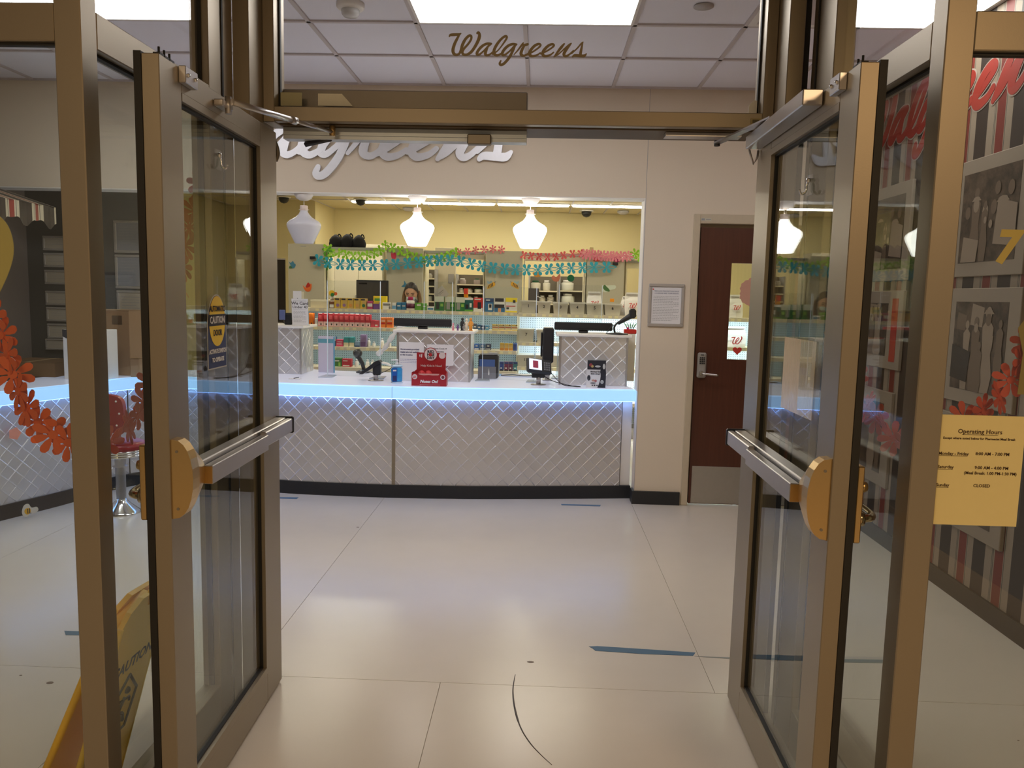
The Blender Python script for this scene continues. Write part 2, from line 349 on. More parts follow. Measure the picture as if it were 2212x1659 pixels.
def ceiling():
    root = thing('ceiling', None, None, kind='structure')
    b = MB(); b.box(-7.2, 3.1, 2.96, 14.5, ZC+.08, ZC+.2); link('ceiling_deck', b, WHITE, root)
    x0, p = -1.3458, .61; g = .013
    xs = [x0+p*k for k in range(-5, 7)]; ys = [YB, YB-.6875] + [YB-.6875-p*k for k in range(1, 5)]
    grid = MB(); lo, hi = XL, XR; y_end = 2.98
    for x in xs: grid.box(max(lo, x-.012), min(hi, x+.012), y_end, YB, ZC-.004, ZC+.03)
    for y in ys[1:]: grid.box(lo, hi, y-.012, y+.012, ZC-.004, ZC+.03)
    grid.box(lo, hi, YB-.022, YB, ZC-.006, ZC+.03); grid.box(lo, lo+.022, y_end, YB, ZC-.006, ZC+.03); grid.box(hi-.022, hi, y_end, YB, ZC-.006, ZC+.03)
    link('ceiling_grid', grid, GRIDM, root)
    XX = [lo]+xs+[hi]; 
    base = None
    for i in range(len(XX)-1):
        a, c = XX[i], XX[i+1]
        if c-a < .03 or a < lo-.01: continue
        for j in range(len(ys)):
            y1 = ys[j]; y0 = ys[j+1] if j+1 < len(ys) else y_end
            if y0 < y_end: y0 = y_end
            if y1-y0 < .05: continue
            cx = (a+c)/2
            is_l = j == 2 and (-.736 < cx < .484 or -3.17 < cx < -1.956 or cx > 1.704)
            if is_l: continue
            t = MB(); t.box(a+g, c-g, y0+g, y1-g, ZC+.006, ZC+.02); link('ceiling_tile', t, TILEM, root)
    # back room, seen only as a bright ceiling beyond the opening
    xs = [x0+p*k for k in range(-9, 8)]; ys = [13.04+1.3, 13.04-.14, 11.7, 10.48, 9.26, 8.04, 6.82, YB+.17]
    grid = MB()
    for x in xs: grid.box(x-.012, x+.012, YB+.18, 14.3, ZC-.004, ZC+.03)
    for y in ys[1:-1]: grid.box(-7.1, 3.0, y-.012, y+.012, ZC-.004, ZC+.03)
    link('ceiling_grid', grid, GRIDM, root)
    for i in range(len(xs)-1):
        for j in range(len(ys)-1):
            t = MB(); t.box(xs[i]+g, xs[i+1]-g, ys[j+1]+g, min(ys[j], 14.29)-g, ZC+.006, ZC+.02); link('ceiling_tile', t, TILEC, root)
    # foyer ceiling in front of the doors
    f = MB(); f.box(-6, 3.5, -2.6, 2.94, 3.2, 3.3); link('foyer_ceiling', f, mat('foyer_ceiling', (150, 130, 100), .9), root)
ceiling()

def panel_light(x0, x1, label):
    t = thing('ceiling_light', label, 'ceiling light', ((x0+x1)/2, 4.235, ZC), group=None)
    w2 = (x1-x0)/2
    f = MB(); 
    f.box(-w2+.010, w2-.010, -.296, -.278, -.009, .0); f.box(-w2+.010, w2-.010, .278, .296, -.009, .0); f.box(-w2+.010, -w2+.026, -.278, .278, -.009, .0); f.box(w2-.026, w2-.010, -.278, .278, -.009, .0)
    part('frame', f, WHITE, t); d = MB(); d.box(-w2+.026, w2-.026, -.278, .278, -.0075, -.005); part('diffuser', d, LAMP, t)
panel_light(-.736, .484, 'large bright ceiling panel light above the glass sign lettering')
panel_light(-3.176, -1.956, 'ceiling panel light seen through the glass at top left')
panel_light(1.704, 2.25, 'ceiling panel light near the striped wall at top right')
for i, (xa, xb) in enumerate([(-3.156, -2.002), (-2.004+.02, -.78), (-.745, .441), (.474, 1.676)]):
    nm = ['leftmost', 'second from left', 'second from right', 'rightmost'][i]
    t = thing('linear_light', f'long slim fluorescent light on the far pharmacy ceiling, {nm}', 'ceiling light', ((xa+xb)/2, 13.0, ZC), group='linear lights on the far pharmacy ceiling')
    w2 = (xb-xa)/2; f = MB(); f.box(-w2, w2, -.075, .075, -.012, .0); part('housing', f, WHITE, t)
    d = MB(); d.box(-w2+.02, w2-.02, -.06, .06, -.03, -.012); part('diffuser', d, LAMPB, t)
TN = ['front row, left', 'front row, right', 'second row, left', 'second row, right', 'far left side', 'near right wall']
for (x, y) in ((-2.6, 8.2), (0, 8.2), (-2.6, 10.6), (.2, 10.6), (-5, 9.4), (1.9, 8.0)):
    t = thing('recessed_light', 'recessed troffer in the pharmacy ceiling, ' + TN.pop(0), 'ceiling light', (x, y, ZC), group='recessed lights over the pharmacy aisle')
    f = MB(); f.box(-.6, .6, -.15, .15, -.006, .004); part('frame', f, WHITE, t)
    d = MB(); d.box(-.58, .58, -.13, .13, -.009, -.006); part('diffuser', d, mat('aisle_light', (1, 1, .95), .5, emis=(1, .93, .74), es=BACK_E), t)

# ------------------------------------------------------------------ storefront glazing
def bars(root, items, mats=ALU, name='mullion', bevel=.0025):
    for it in items:
        b = MB(); b.bev(*it, b=bevel); link(name, b, mats, root)
def gask(root, items):
    b = MB()
    for it in items: b.box(*it)
    link('gasket', b, BLACK, root)
def pane(root, x0, x1, y0, y1, z0, z1, m=GLASS):
    b = MB(); b.box(x0, x1, y0, y1, z0, z1); return link('glass_pane', b, m, root, fixn=True)
YF, ZT = 1.88, 3.19
# left front window
w1 = thing('window_1', None, None, kind='structure')
bars(w1, [(-1.165, -1.10, YF, YF+.068, 0, ZT)])
bars(w1, [(XL, -1.166, YF+.004, YF+.05, 2.125, 2.212), (XL, -1.166, YF+.004, YF+.05, 0, .14)], name='rail')
bars(w1, [(-2.9, -2.85, YF, YF+.05, .14, 2.125)])
gask(w1, [(XL, -1.166, YF+.018, YF+.034, 2.118, 2.125), (-1.172, -1.166, YF+.02, YF+.034, .14, 2.118)])
pane(w1, -2.85, -1.166, YF+.022, YF+.028, .14, 2.12); pane(w1, XL, -2.9, YF+.022, YF+.028, .14, 2.12); pane(w1, XL, -1.166, YF+.022, YF+.028, 2.212, ZT)
# left side window
w2 = thing('window_2', None, None, kind='structure')
bars(w2, [(-1.163, -1.10, 2.60, 2.80, 0, ZT)]); bars(w2, [(-1.163, -1.10, YF+.069, 2.60, 2.125, 2.213), (-1.163, -1.10, YF+.069, 2.60, 0, .15)], name='rail')
gask(w2, [(-1.14, -1.122, YF+.069, 2.60, 2.118, 2.125), (-1.14, -1.122, 2.593, 2.60, .15, 2.118), (-1.099, -1.096, 2.70, 2.712, 0, ZT), (-1.14, -1.122, 2.593, 2.60, 2.213, ZT)])
pane(w2, -1.134, -1.128, YF+.069, 2.60, .15, 2.12); pane(w2, -1.134, -1.128, YF+.069, 2.60, 2.213, ZT, GLASST)
# transom over the doors
w3 = thing('window_3', None, None, kind='structure')
bars(w3, [(-1.10, -1.041, 2.80, 2.93, 0, ZT), (-1.04, -.998, 2.93, 3.05, 2.168, ZT), (-1.09, -1.041, 2.93, 3.05, 0, ZT),
          (.823, .877, 2.80, 2.93, 0, ZT), (.783, .823, 2.93, 3.05, 2.168, ZT), (.824, .905, 2.93, 3.05, 0, ZT)])
bars(w3, [(-.999, .784, 2.93, 2.968, 2.172, 2.225), ], name='header'); bars(w3, [(-.999, .784, 2.986, 3.16, 2.170, 2.222)], mats=mat('bronze_dark', (96, 78, 54), .55, .1), name='header')
gask(w3, [(-.998, .782, 2.968, 2.986, 2.176, 2.2), (-.998, -.992, 2.984, 3.0, 2.225, ZT), (.776, .782, 2.984, 3.0, 2.225, ZT), (.878, .904, 2.83, 2.92, 0, ZT)])
pane(w3, -.997, .781, 2.988, 2.994, 2.222, ZT, GLASST)
b = MB(); b.bev(-1.0, -.068, 3.04, 3.16, 2.224, 2.315); link('operator_housing', b, ALU_D, w3)
b = MB(); b.box(-.995, -.068, 3.02, 3.075, 2.126, 2.168); b.box(-.995, -.068, 3.014, 3.02, 2.140, 2.144); link('operator_track', b, mat('galvanised_track', (196, 204, 212), .35, .25), w3)
b = MB(); b.bev(-.29, -.20, 2.995, 3.03, 2.112, 2.15); link('door_stop_block', b, ALU_D, w3)
b = MB(); b.box(.45, .73, 3.0, 3.06, 2.155, 2.168); link('closer_shoe', b, SILVER, w3)
b = MB(); b.box(.742, .822, 2.9275, 2.93, 2.184, 2.206); lp = link('room_plate', b, mat('plate_tan', (150, 135, 95), .4, .3), w3)
b = MB(); b.box(.748, .770, 2.9265, 2.9275, 2.189, 2.201); link('plate_logo', b, mat('plate_dark', (95, 88, 62), .5), lp)
letter(lp, '03-110', .011, (.797, 2.927, 2.1915), INK)
# script lettering on the transom glass
p0 = onY(960, 55, 2.984)
sg = thing('window_lettering', 'gold script lettering reading Walgreens on the transom glass above the open doors', 'lettering', (p0.x, 2.987, p0.z))
script_sign(sg, .000248*2.984/2.99, mat('gold_vinyl', (150, 134, 100), .45, .2), 0, .0008)
s1 = MB(); q = onY(1617, 245, 2.985); s1.prism([(0, 0), (.062, 0), (.062, .046), (.016, .046), (0, .028)], -.001, 0)
o = link('corner_label', s1, mat('label_ivory', (248, 246, 236), .6)); o.location = (q.x, 2.986, q.z); tag(o, 'small cream label stuck in the lower right corner of the transom glass', 'label')
for (a, c, lab) in (((595, 228), (652, 200), 'pale painted reflection at the lower left corner of the transom glass'), ((687, 228), (758, 203), 'pale painted reflection with slanted end beside the corner one on the transom glass')):  # flat pale patches painted in place of lamp reflections in the transom glass
    A = onY(*a, 2.985); B_ = onY(*c, 2.985); s1 = MB()
    sl = .0 if a[0] < 600 else .034
    s1.prism([(0, 0), (B_.x-A.x+sl*.2, 0), (B_.x-A.x-sl, B_.z-A.z), (0, B_.z-A.z)], -.001, 0)
    o = link('reflection_patch', s1, mat('reflection_pale%d' % (a[0] > 600), (244, 242, 226) if a[0] > 600 else (190, 186, 150), .6)); o.location = (A.x, 2.986, A.z); tag(o, lab, 'label')
# right side window
w4 = thing('window_4', None, None, kind='structure')
bars(w4, [(.905, .97, 2.59, 2.80, 0, ZT)]); bars(w4, [(.905, .97, YF+.069, 2.59, 2.125, 2.213), (.905, .97, YF+.069, 2.59, 0, .15)], name='rail')
gask(w4, [(.93, .945, YF+.069, 2.59, 2.118, 2.125), (.93, .945, 2.583, 2.59, .15, 2.118), (.901, .904, 2.742, 2.752, 0, ZT)])
pane(w4, .934, .940, YF+.069, 2.59, .15, 2.12); pane(w4, .934, .940, YF+.069, 2.59, 2.213, ZT, GLASST)
# right front window
w5 = thing('window_5', None, None, kind='structure')
bars(w5, [(.905, .97, YF, YF+.068, 0, ZT)]); bars(w5, [(.971, XR, YF+.004, YF+.05, 2.128, 2.215), (.971, XR, YF+.004, YF+.05, 0, .14)], name='rail')
gask(w5, [(.971, XR, YF+.018, YF+.034, 2.121, 2.128), (.971, .977, YF+.02, YF+.034, .14, 2.121)])
pane(w5, .971, XR, YF+.022, YF+.028, .14, 2.12); pane(w5, .971, XR, YF+.022, YF+.028, 2.215, ZT)

# ------------------------------------------------------------------ the two open glass doors
def glass_door(name, loc, rz, s):
    """local: hinge edge at y=0, free edge at y=-.945, inner face at x=0, body towards -x (s=1) or +x (s=-1)"""
    t = thing(name, None, None, loc, rz, kind='structure'); S = Matrix.Diagonal((s, 1, 1, 1)); Wd = .945
    def P(nm, mb, m, par=t, lab=None): 
        mb.xf(S); return part(nm, mb, m, par, lab)
    b = MB(); b.bev(-.045, 0, -Wd, -Wd+.128, .01, 2.13, .002); P('stile', b, ALU)
    b = MB(); b.bev(-.045, 0, -.175, 0, .01, 2.13, .002); P('stile', b, ALU)
    b = MB(); b.bev(-.045, 0, -Wd+.128, -.175, 2.066, 2.13, .002); P('rail', b, ALU)
    b = MB(); b.bev(-.045, 0, -Wd+.128, -.175, .01, .12, .002); P('rail', b, ALU)
    b = MB(); b.box(-.012, .001, -Wd+.130, -.180, .12, .146); b.box(-.012, .001, -Wd+.130, -.180, 2.045, 2.066); b.box(-.012, .001, -.186, -.175, .12, 2.066); P('glazing_bead', b, ALU)
    b = MB(); b.box(-.03, -.012, -Wd+.128, -Wd+.134, .12, 2.066); b.box(-.03, -.012, -.190, -.175, .12, 2.066); b.box(-.03, -.012, -Wd+.128, -.175, .12, .152); b.box(-.03, -.012, -Wd+.128, -.175, 2.038, 2.066); P('gasket', b, BLACK)
    b = MB(); b.box(-.024, -.018, -Wd+.129, -.176, .13, 2.06); P('glass_pane', b, GLASS)
    b = MB(); b.box(-.064, -.045, -Wd-.001, -Wd+.03, .01, 2.135); P('edge_gasket', b, BLACK, lab='black rubber edge seal')
    # panic bar
    e = MB(); D = [(0, .937)] + [(.058*math.sin(a)**.8, 1.045-.108*math.cos(a)) for a in [PI*i/12 for i in range(1, 12)]] + [(0, 1.152)]
    D2 = [(0, .985)] + [(.05*math.sin(a)**.6, 1.042-.052*math.cos(a)) for a in [PI*i/12 for i in range(1, 12)]] + [(0, 1.10)]
    n = len(D); vs = [(x, -.938, z) for x, z in D] + [(x, -.895, z) for x, z in D] + [(x, -.835, z) for x, z in D2]
    fs = [list(range(n))] + [(k*n+i, k*n+(i+1) % n, (k+1)*n+(i+1) % n, (k+1)*n+i) for k in (0, 1) for i in range(n)] + [list(range(2*n, 3*n))]
    e.add(vs, fs); lc = P('lock_case', e, BRASS)
    for z in (.965, 1.12):
        e = MB(); e.lathe([(.004, -.9395), (.004, -.938)], (.016, 0, z), 8, ax=1); P('screw', e, ALU_D, lc)
    e = MB(); e.bev(0, .040, -.84, -.045, 1.018, 1.074, .003); rail = P('panic_rail', e, SILVER)
    e = MB(); e.bev(.044, .066, -.36, -.05, 1.020, 1.072, .003); P('rail_cover', e, SILVER, rail)
    e = MB(); e.bev(.046, .072, -.84, -.352, 1.010, 1.062, .002); P('push_pad', e, SILVER, rail)
    e = MB(); e.box(.040, .046, -.835, -.06, 1.03, 1.06); P('rail_gap', e, BLACK, rail)
    e = MB(); e.bev(-.001, .069, -.05, -.035, 1.014, 1.078, .004); P('end_cap', e, BLKP, rail)
    e = MB(); e.box(.047, .071, -.8425, -.840, 1.012, 1.060); P('end_cap', e, BRASS, rail)
    # outside trim plate, cylinder and pull
    e = MB(); e.bev(-.082, -.064, -Wd, -Wd+.075, .934, 1.136, .003); pl = P('trim_plate', e, BRASS)
    e = MB(); e.lathe([(.0, -.108), (.012, -.104), (.016, -.096), (.016, -.082)], (0, -Wd+.04, 1.075), 14, ax=0); P('lock_cylinder', e, BRASS, pl)
    e = MB(); e.tube(catmull([(-.08, -Wd+.04, .99), (-.115, -Wd+.045, .99), (-.135, -Wd+.07, .99), (-.138, -Wd+.12, .992), (-.135, -Wd+.16, .994)], 5), .011, 10, radii=None); e.lathe([(.02, -.100), (.02, -.082)], (0, -Wd+.04, .99), 14, ax=0); P('lever', e, mat('warm_chrome', (.6, .48, .3), .15, 1), pl)
    # hinges
    return t, P
d1, P1 = glass_door('door_1', (-.9915, 2.9287, 0), .0284, 1)
d2, P2 = glass_door('door_2', (.7744, 2.9287, 0), -.0165, -1)
# hardware of the left door: small bracket and closer arm
e = MB(); e.bev(0, .02, -.835, -.755, 2.088, 2.132, .002); br = P1('bracket', e, SILVER)
for y in (-.82, -.775):
    e = MB(); e.sph((.021, y, 2.11), .006, 8); P1('screw', e, CHROME, br)
e = MB(); e.bev(0, .03, -.60, -.52, 2.085, 2.105, .003); e.tube([(.03, -.56, 2.07), (.03, -.56, 2.12)], .01, 8); P1('arm_shoe', e, SILVER)
A_ = Vector((-.965+.03, 2.37, 2.105)); B_ = onY(718, 285, 2.975); Rz = Matrix.Rotation(-.0284, 4, 'Z')
toloc = lambda p: Rz @ (Vector(p)-Vector((-.9915, 2.9287, 0)))
e = MB(); mid = A_.lerp(B_, .55); e.tube([toloc(A_), toloc(mid)], .010, 8); e.tube([toloc(mid), toloc(B_)], .0075, 8); e.tube([toloc(mid.lerp(A_, .04)), toloc(mid.lerp(B_, .07))], .0135, 8); link('closer_arm', e, SILVER, d1)
e = MB(); e.tube([toloc(B_+Vector((0, 0, -.016))), toloc(B_+Vector((0, 0, .022)))], .0115, 8); link('arm_pivot', e, BRASS, d1)
e = MB(); e.tube([toloc(B_+Vector((-.02, .06, -.012))), toloc(B_+Vector((-.13, .09, -.03)))], .011, 4); link('arm_link', e, BLKP, d1)
e = MB(); e.tube(catmull([(-.03, -.02, 2.13), (-.01, .012, 2.1), (0, .02, 2.06), (-.006, .012, 2.03)], 4), .008, 8); P1('hinge_pivot', e, ALU_D)
for y in (-.90, -.87, -.84):
    e = MB(); e.box(-.03, -.012, y-.012, y+.012, 2.131, 2.142); e.tube([(-.02, y, 2.14), (-.02, y, 2.158)], .003, 6); P1('pivot_clip', e, BLACK)
# right door: closer body on the top rail and flat arm
e = MB(); e.bev(.002, .058, -.69, -.05, 2.088, 2.132, .003); cb = P2('closer_body', e, SILVER)
e = MB(); e.bev(0, .02, -.86, -.79, 2.086, 2.130, .002); br = P2('bracket', e, SILVER)
for y in (-.845, -.805):
    e = MB(); e.sph((.021, y, 2.108), .006, 8); P2('screw', e, CHROME, br)
Rz2 = Matrix.Rotation(.0165, 4, 'Z'); toloc2 = lambda p: Rz2 @ (Vector(p)-Vector((.7744, 2.9287, 0)))
a0, a1 = onY(1549, 311, 2.99), Vector((.735, 2.62, 2.138))
e = MB(); dv = (a1-a0).normalized(); sd = Vector((-dv.y, dv.x, 0))*.014
vs = [a0-sd, a0+sd, a1+sd, a1-sd]; e.add([toloc2(v) for v in vs]+[toloc2(v+Vector((0, 0, .006))) for v in vs], [(0, 1, 2, 3), (4, 5, 6, 7), (0, 1, 5, 4), (1, 2, 6, 5), (2, 3, 7, 6), (3, 0, 4, 7)]); link('closer_arm', e, SILVER, d2)
e = MB(); e.lathe([(.011, 0), (.011, .02)], tuple(toloc2(a0+Vector((0, 0, -.008)))), 10); link('arm_pivot', e, BLKP, d2)
e = MB(); e.tube([toloc2(onY(*p, 2.90)) for p in ((1616, 306), (1620, 330), (1628, 355), (1636, 340), (1638, 325))], .004, 8); link('door_wire_loop', e, SILVER, d2)
for y in (-.90, -.87):
    e = MB(); e.box(-.03, -.012, y-.012, y+.012, 2.131, 2.142); e.tube([(-.02, y, 2.14), (-.02, y, 2.158)], .003, 6); P2('pivot_clip', e, BLACK)
# decals on the door glass (flat, on the room side of the left leaf)
def door_decal():
    t = thing('caution_decal', 'tall yellow and blue decal on the left door glass reading automatic caution door', 'decal', (0, 0, 0), 0)
    t.parent = None
    p = onX(467, 716, -.996); t.location = (-.9945, p.y, p.z); t.rotation_euler = (0, 0, PI/2+.0284)
    H, Wd = .228, .148; zb = -H/2
    arch = lambda g: [(-Wd/2+g, zb+g), (Wd/2-g, zb+g)] + [((Wd/2-g)*math.cos(a), .012+(H/2-.012-g)*math.sin(a)) for a in [PI*i/16 for i in range(17)]]
    b = MB(); b.prism(arch(0), -.0012, 0); part('border', b, plain('decal_white', (200, 198, 190)), t)
    b = MB(); b.prism(arch(.004), -.0020, -.0012); part('field', b, plain('decal_blue', (38, 48, 96)), t)
    b = MB(); b.prism([(.063*math.cos(a), .032+.077*math.sin(a)) for a in [2*PI*i/28 for i in range(28)]], -.0028, -.0020); part('oval', b, plain('decal_yellow', (248, 208, 26)), t)
    b = MB(); b.box(-.068, .068, -.0034, -.0028, .018, .053); part('band', b, INK, t)
    for s, z, sz, m in (('AUTOMATIC', .062, .024, INK), ('CAUTION', .026, .030, PAPER), ('DOOR', -.012, .026, INK), ('ACTIVATE SWITCH', -.066, .0185, PAPER), ('TO OPERATE', -.092, .0185, PAPER)):
        letter(t, s, sz, (0, -.0036, z), m, scalex=.86, bold=.0006)
door_decal()
def hook(loc, rz, lab):
    t = thing('adhesive_hook', lab, 'hook', loc, rz); b = MB(); b.bev(-.028, .028, -.003, 0, -.03, .03, .002); part('backing', b, PLEXI, t)
    b = MB(); b.tube(catmull([(0, -.004, .012), (0, -.01, .0), (0, -.012, -.018), (0, -.024, -.026), (0, -.03, -.014)], 4), .0035, 8); b.sph((0, -.006, .014), .008, 8); part('hook', b, CHROME, t)
p = onX(470, 345, -1.0); hook((-1.0, p.y, p.z), PI/2+.02, 'clear adhesive hook high on the left door glass')
p = onX(1742, 400, .772); hook((.783, p.y, p.z), -PI/2, 'clear adhesive hook high on the right door glass')
def door_paper():
    a, b_ = onX(1690, 730, .775), onX(1757, 738, .775); t = thing('taped_notice', 'blank back of a paper notice in a shiny plastic sleeve on the right door glass', 'notice', (.786, (a.y+b_.y)/2, 1.328), -PI/2)
    W2 = abs(a.y-b_.y)/2; b = MB(); b.box(-W2+.006, W2-.006, -.0015, 0, -.108, .108); part('sheet', b, plain('tan_paper', (196, 172, 134), .7), t)
    m = mat('plastic_sleeve', (215, 200, 175), .14, bump=0); 
    sl = bpy.data.materials.new('crinkled_sleeve'); sl.use_nodes = True; nt = sl.node_tree; bs = nt.nodes['Principled BSDF']; bs.inputs['Base Color'].default_value = srgb(232, 212, 178); bs.inputs['Roughness'].default_value = .12
    tc = nt.nodes.new('ShaderNodeTexCoord'); mp = nt.nodes.new('ShaderNodeMapping'); mp.inputs['Scale'].default_value = (90, 1, 9); n = nt.nodes.new('ShaderNodeTexNoise'); n.inputs['Scale'].default_value = 1.4; n.inputs['Detail'].default_value = 3
    bp = nt.nodes.new('ShaderNodeBump'); bp.inputs['Strength'].default_value = .8; bp.inputs['Distance'].default_value = .004
    nt.links.new(tc.outputs['Object'], mp.inputs[0]); nt.links.new(mp.outputs[0], n.inputs['Vector']); nt.links.new(n.outputs[0], bp.inputs['Height']); nt.links.new(bp.outputs[0], bs.inputs['Normal'])
    b = MB(); b.box(-W2, W2, -.003, -.0016, -.114, .112); part('sleeve', b, sl, t)
door_paper()
# hours notice
def hours():
    t = thing('hours_notice', 'pale yellow printed opening hours notice taped to the right front glass', 'notice', (1.075, YF+.019, 1.152), .0)
    b = MB(); b.box(-.102, .102, -.0016, 0, -.136, .136); part('sheet', b, plain('notice_yellow', (228, 212, 152), .8), t)
    b = MB(); b.box(-.108, .108, .0001, .0012, -.141, .139); part('sleeve', b, PLEXI, t)
    y = -.0022
    def L(s, px, py, sz, al='LEFT'):
        p = onY(px, py, YF+.017); letter(t, s, sz, (p.x-1.075, y, p.z-1.152), plain('brown_ink', (66, 40, 20)), align=al, bold=.00012)
    L('Operating Hours', 2117, 937, .0152, 'CENTER'); L('Except where noted below for Pharmacist Meal Break', 2115, 950, .0078, 'CENTER')
    L('Monday - Friday', 2027, 982, .0110); L('8:00 AM - 7:00 PM', 2107, 983, .0106)
    L('Saturday', 2025, 1011, .0110); L('9:00 AM - 4:00 PM', 2105, 1013, .0106); L('(Meal Break: 1:00 PM-1:30 PM)', 2082, 1024, .0100)
    L('Sunday', 2022, 1050, .0110); L('CLOSED', 2102, 1052, .0108)
    for (x0, x1, py) in ((2078, 2156, 939.5), (2027, 2087, 984.5), (2025, 2058, 1013.5), (2022, 2049, 1052.5)):
        p, q_ = onY(x0, py, YF+.017), onY(x1, py, YF+.017); z = onY((x0+x1)/2, py, YF+.017).z; b = MB(); b.box(p.x-1.075, q_.x-1.075, y-.0003, y, z-1.152-.0004, z-1.152+.0004)
        part('underline', b, plain('brown_ink', (66, 40, 20)), t)
hours()

# ------------------------------------------------------------------ curved counter with quilted steel front
BASE = [(-3.80, 4.25), (-3.70, 4.45), (-3.52, 4.88), (-3.34, 5.35), (-3.24, 5.75), (-3.06, 6.0), (-2.75, 6.05), (-2.36, 5.93), (-1.96, 5.82), (-1.5, 5.785), (-1.08, 5.78), (-.55, 5.81), (-.09, 5.866), (.33, 5.925), (.741, 5.989)]
CUR = [Vector((x, y)) for x, y in catmull(BASE, 8)]
ACC = [0]
for i in range(1, len(CUR)): ACC.append(ACC[-1]+(CUR[i]-CUR[i-1]).length)
def cpt(u, off=0):
    """point on the counter curve at arc length u, offset towards the room"""
    u = max(0, min(ACC[-1]-1e-6, u)); i = 0
    while ACC[i+1] < u: i += 1
    f = (u-ACC[i])/(ACC[i+1]-ACC[i]); p = CUR[i].lerp(CUR[i+1], f)
    def tan(j): a = CUR[max(0, j-1)]; b = CUR[min(len(CUR)-1, j+1)]; return (b-a).normalized()
    d = tan(i).lerp(tan(i+1), f).normalized(); return p + Vector((d.y, -d.x))*off
def u_at_x(x):
    for i in range(len(CUR)-1, 0, -1):
        if CUR[i-1].x <= x: return ACC[i-1]+(ACC[i]-ACC[i-1])*(x-CUR[i-1].x)/(CUR[i].x-CUR[i-1].x)
    return 0
def strip(u0, u1, o0, o1, z0, z1, n=40):
    mb = MB(); vs = []
    for k in range(n+1):
        u = u0+(u1-u0)*k/n; a, b = cpt(u, o0), cpt(u, o1); vs += [(a.x, a.y, z0), (b.x, b.y, z0), (b.x, b.y, z1), (a.x, a.y, z1)]
    fs = [(0, 1, 2, 3), (4*n+3, 4*n+2, 4*n+1, 4*n)]
    for k in range(n):
        for j in range(4): fs.append((4*k+j, 4*k+(j+1) % 4, 4*k+4+(j+1) % 4, 4*k+4+j))
    return mb.add(vs, fs)
STEEL = mat('quilted_steel', (.74, .73, .74), .40, .85, bump=.06, scale=500, var=.03)
def quilt(w_, h_, p=.104, ridge=.0048, dep=.0021, tilt=.02, fn=None, seed=1, u_off=0):
    """flat field (u,v) of quilted diamonds clipped to w_ x h_, mapped with fn(u,v,d)"""
    rnd = random.Random(seed); bm = bmesh.new(); hp = p/2; nx = int(w_/hp)+3; ny = int(h_/hp)+3
    for i in range(-2, nx):
        for j in range(-2, ny):
            if (i+j) % 2: continue
            cx, cy = i*hp+u_off, j*hp
            P = [(cx-hp, cy), (cx, cy-hp), (cx+hp, cy), (cx, cy+hp)]
            f = 1-ridge/hp*1.4; tx, ty = rnd.uniform(-tilt, tilt), rnd.uniform(-tilt, tilt)
            out = [bm.verts.new((x, y, dep)) for x, y in P]
            inn = [bm.verts.new((cx+(x-cx)*f, cy+(y-cy)*f, (x-cx)*tx+(y-cy)*ty)) for x, y in P]
            bm.faces.new(inn)
            for k in range(4): bm.faces.new((out[k], out[(k+1) % 4], inn[(k+1) % 4], inn[k]))
    for co, no in (((0, 0, 0), (-1, 0, 0)), ((w_, 0, 0), (1, 0, 0)), ((0, 0, 0), (0, -1, 0)), ((0, h_, 0), (0, 1, 0))):
        g = bm.verts[:]+bm.edges[:]+bm.faces[:]; bmesh.ops.bisect_plane(bm, geom=g, plane_co=co, plane_no=no, clear_outer=True)
    bm.verts.index_update(); mb = MB(); mb.add([fn(v.co.x, v.co.y, v.co.z) for v in bm.verts], [[v.index for v in f.verts] for f in bm.faces]); bm.free(); return mb
def counter():
    t = thing('service_counter', 'long curved pharmacy counter with quilted steel front and glowing blue-white edge', 'counter', (0, 0, 0)); UE = ACC[-1]
    part('base', strip(0, UE, -.3, .0, 0, .1, 70), DARK, t); part('rear_panel', strip(0, UE, -.44, -.42, .0, .838, 60), SHELFG, t)
    us = u_at_x(-1.083); ul = u_at_x(-2.9)
    segs = [(0, .62), (.63, 1.75), (1.76, us-.012), (us+.012, u_at_x(.655))]
    for k, (a, b) in enumerate(segs):
        fn = lambda u, v, d, a=a: (lambda p: (p.x, p.y, .1+v))(cpt(a+u, -.012+d))
        part('quilted_panel', quilt(b-a, .675, fn=fn, seed=k+3, u_off=.03*k), STEEL, t)
        part('backing_panel', strip(a, b, -.06, -.02, .1, .775, 30), ALU_D, t)
    part('seam_strip', strip(us-.013, us+.013, -.03, -.006, .1, .775, 3), ALU, t)
    part('end_panel', strip(u_at_x(.665), UE, -.06, -.03, .1, .775, 4), WHITE, t)
    EDGE = mat('glowing_counter_edge', (.42, .58, .82), .3, emis=(.26, .56, 1), es=EDGE_E, var=0)
    part('glowing_edge', strip(0, UE, .0, .075, .775, .858, 90), EDGE, t)
    um = u_at_x(-2.55)
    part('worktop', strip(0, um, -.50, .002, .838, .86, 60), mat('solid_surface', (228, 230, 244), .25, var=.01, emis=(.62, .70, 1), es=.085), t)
    part('worktop', strip(um, UE, -1.02, .002, .838, .86, 60), mat('solid_surface', (226, 228, 240), .25, var=.01), t)
    part('led_strip', strip(0, UE-.005, .012, .045, .768, .776, 60), mat('blue_led_strip', (.8, .9, 1), .5, emis=(.18, .38, 1), es=3.2), t)
    part('edge_joint', strip(us-.001, us+.001, .07, .0765, .775, .861, 1), ALU_D, t)
counter()
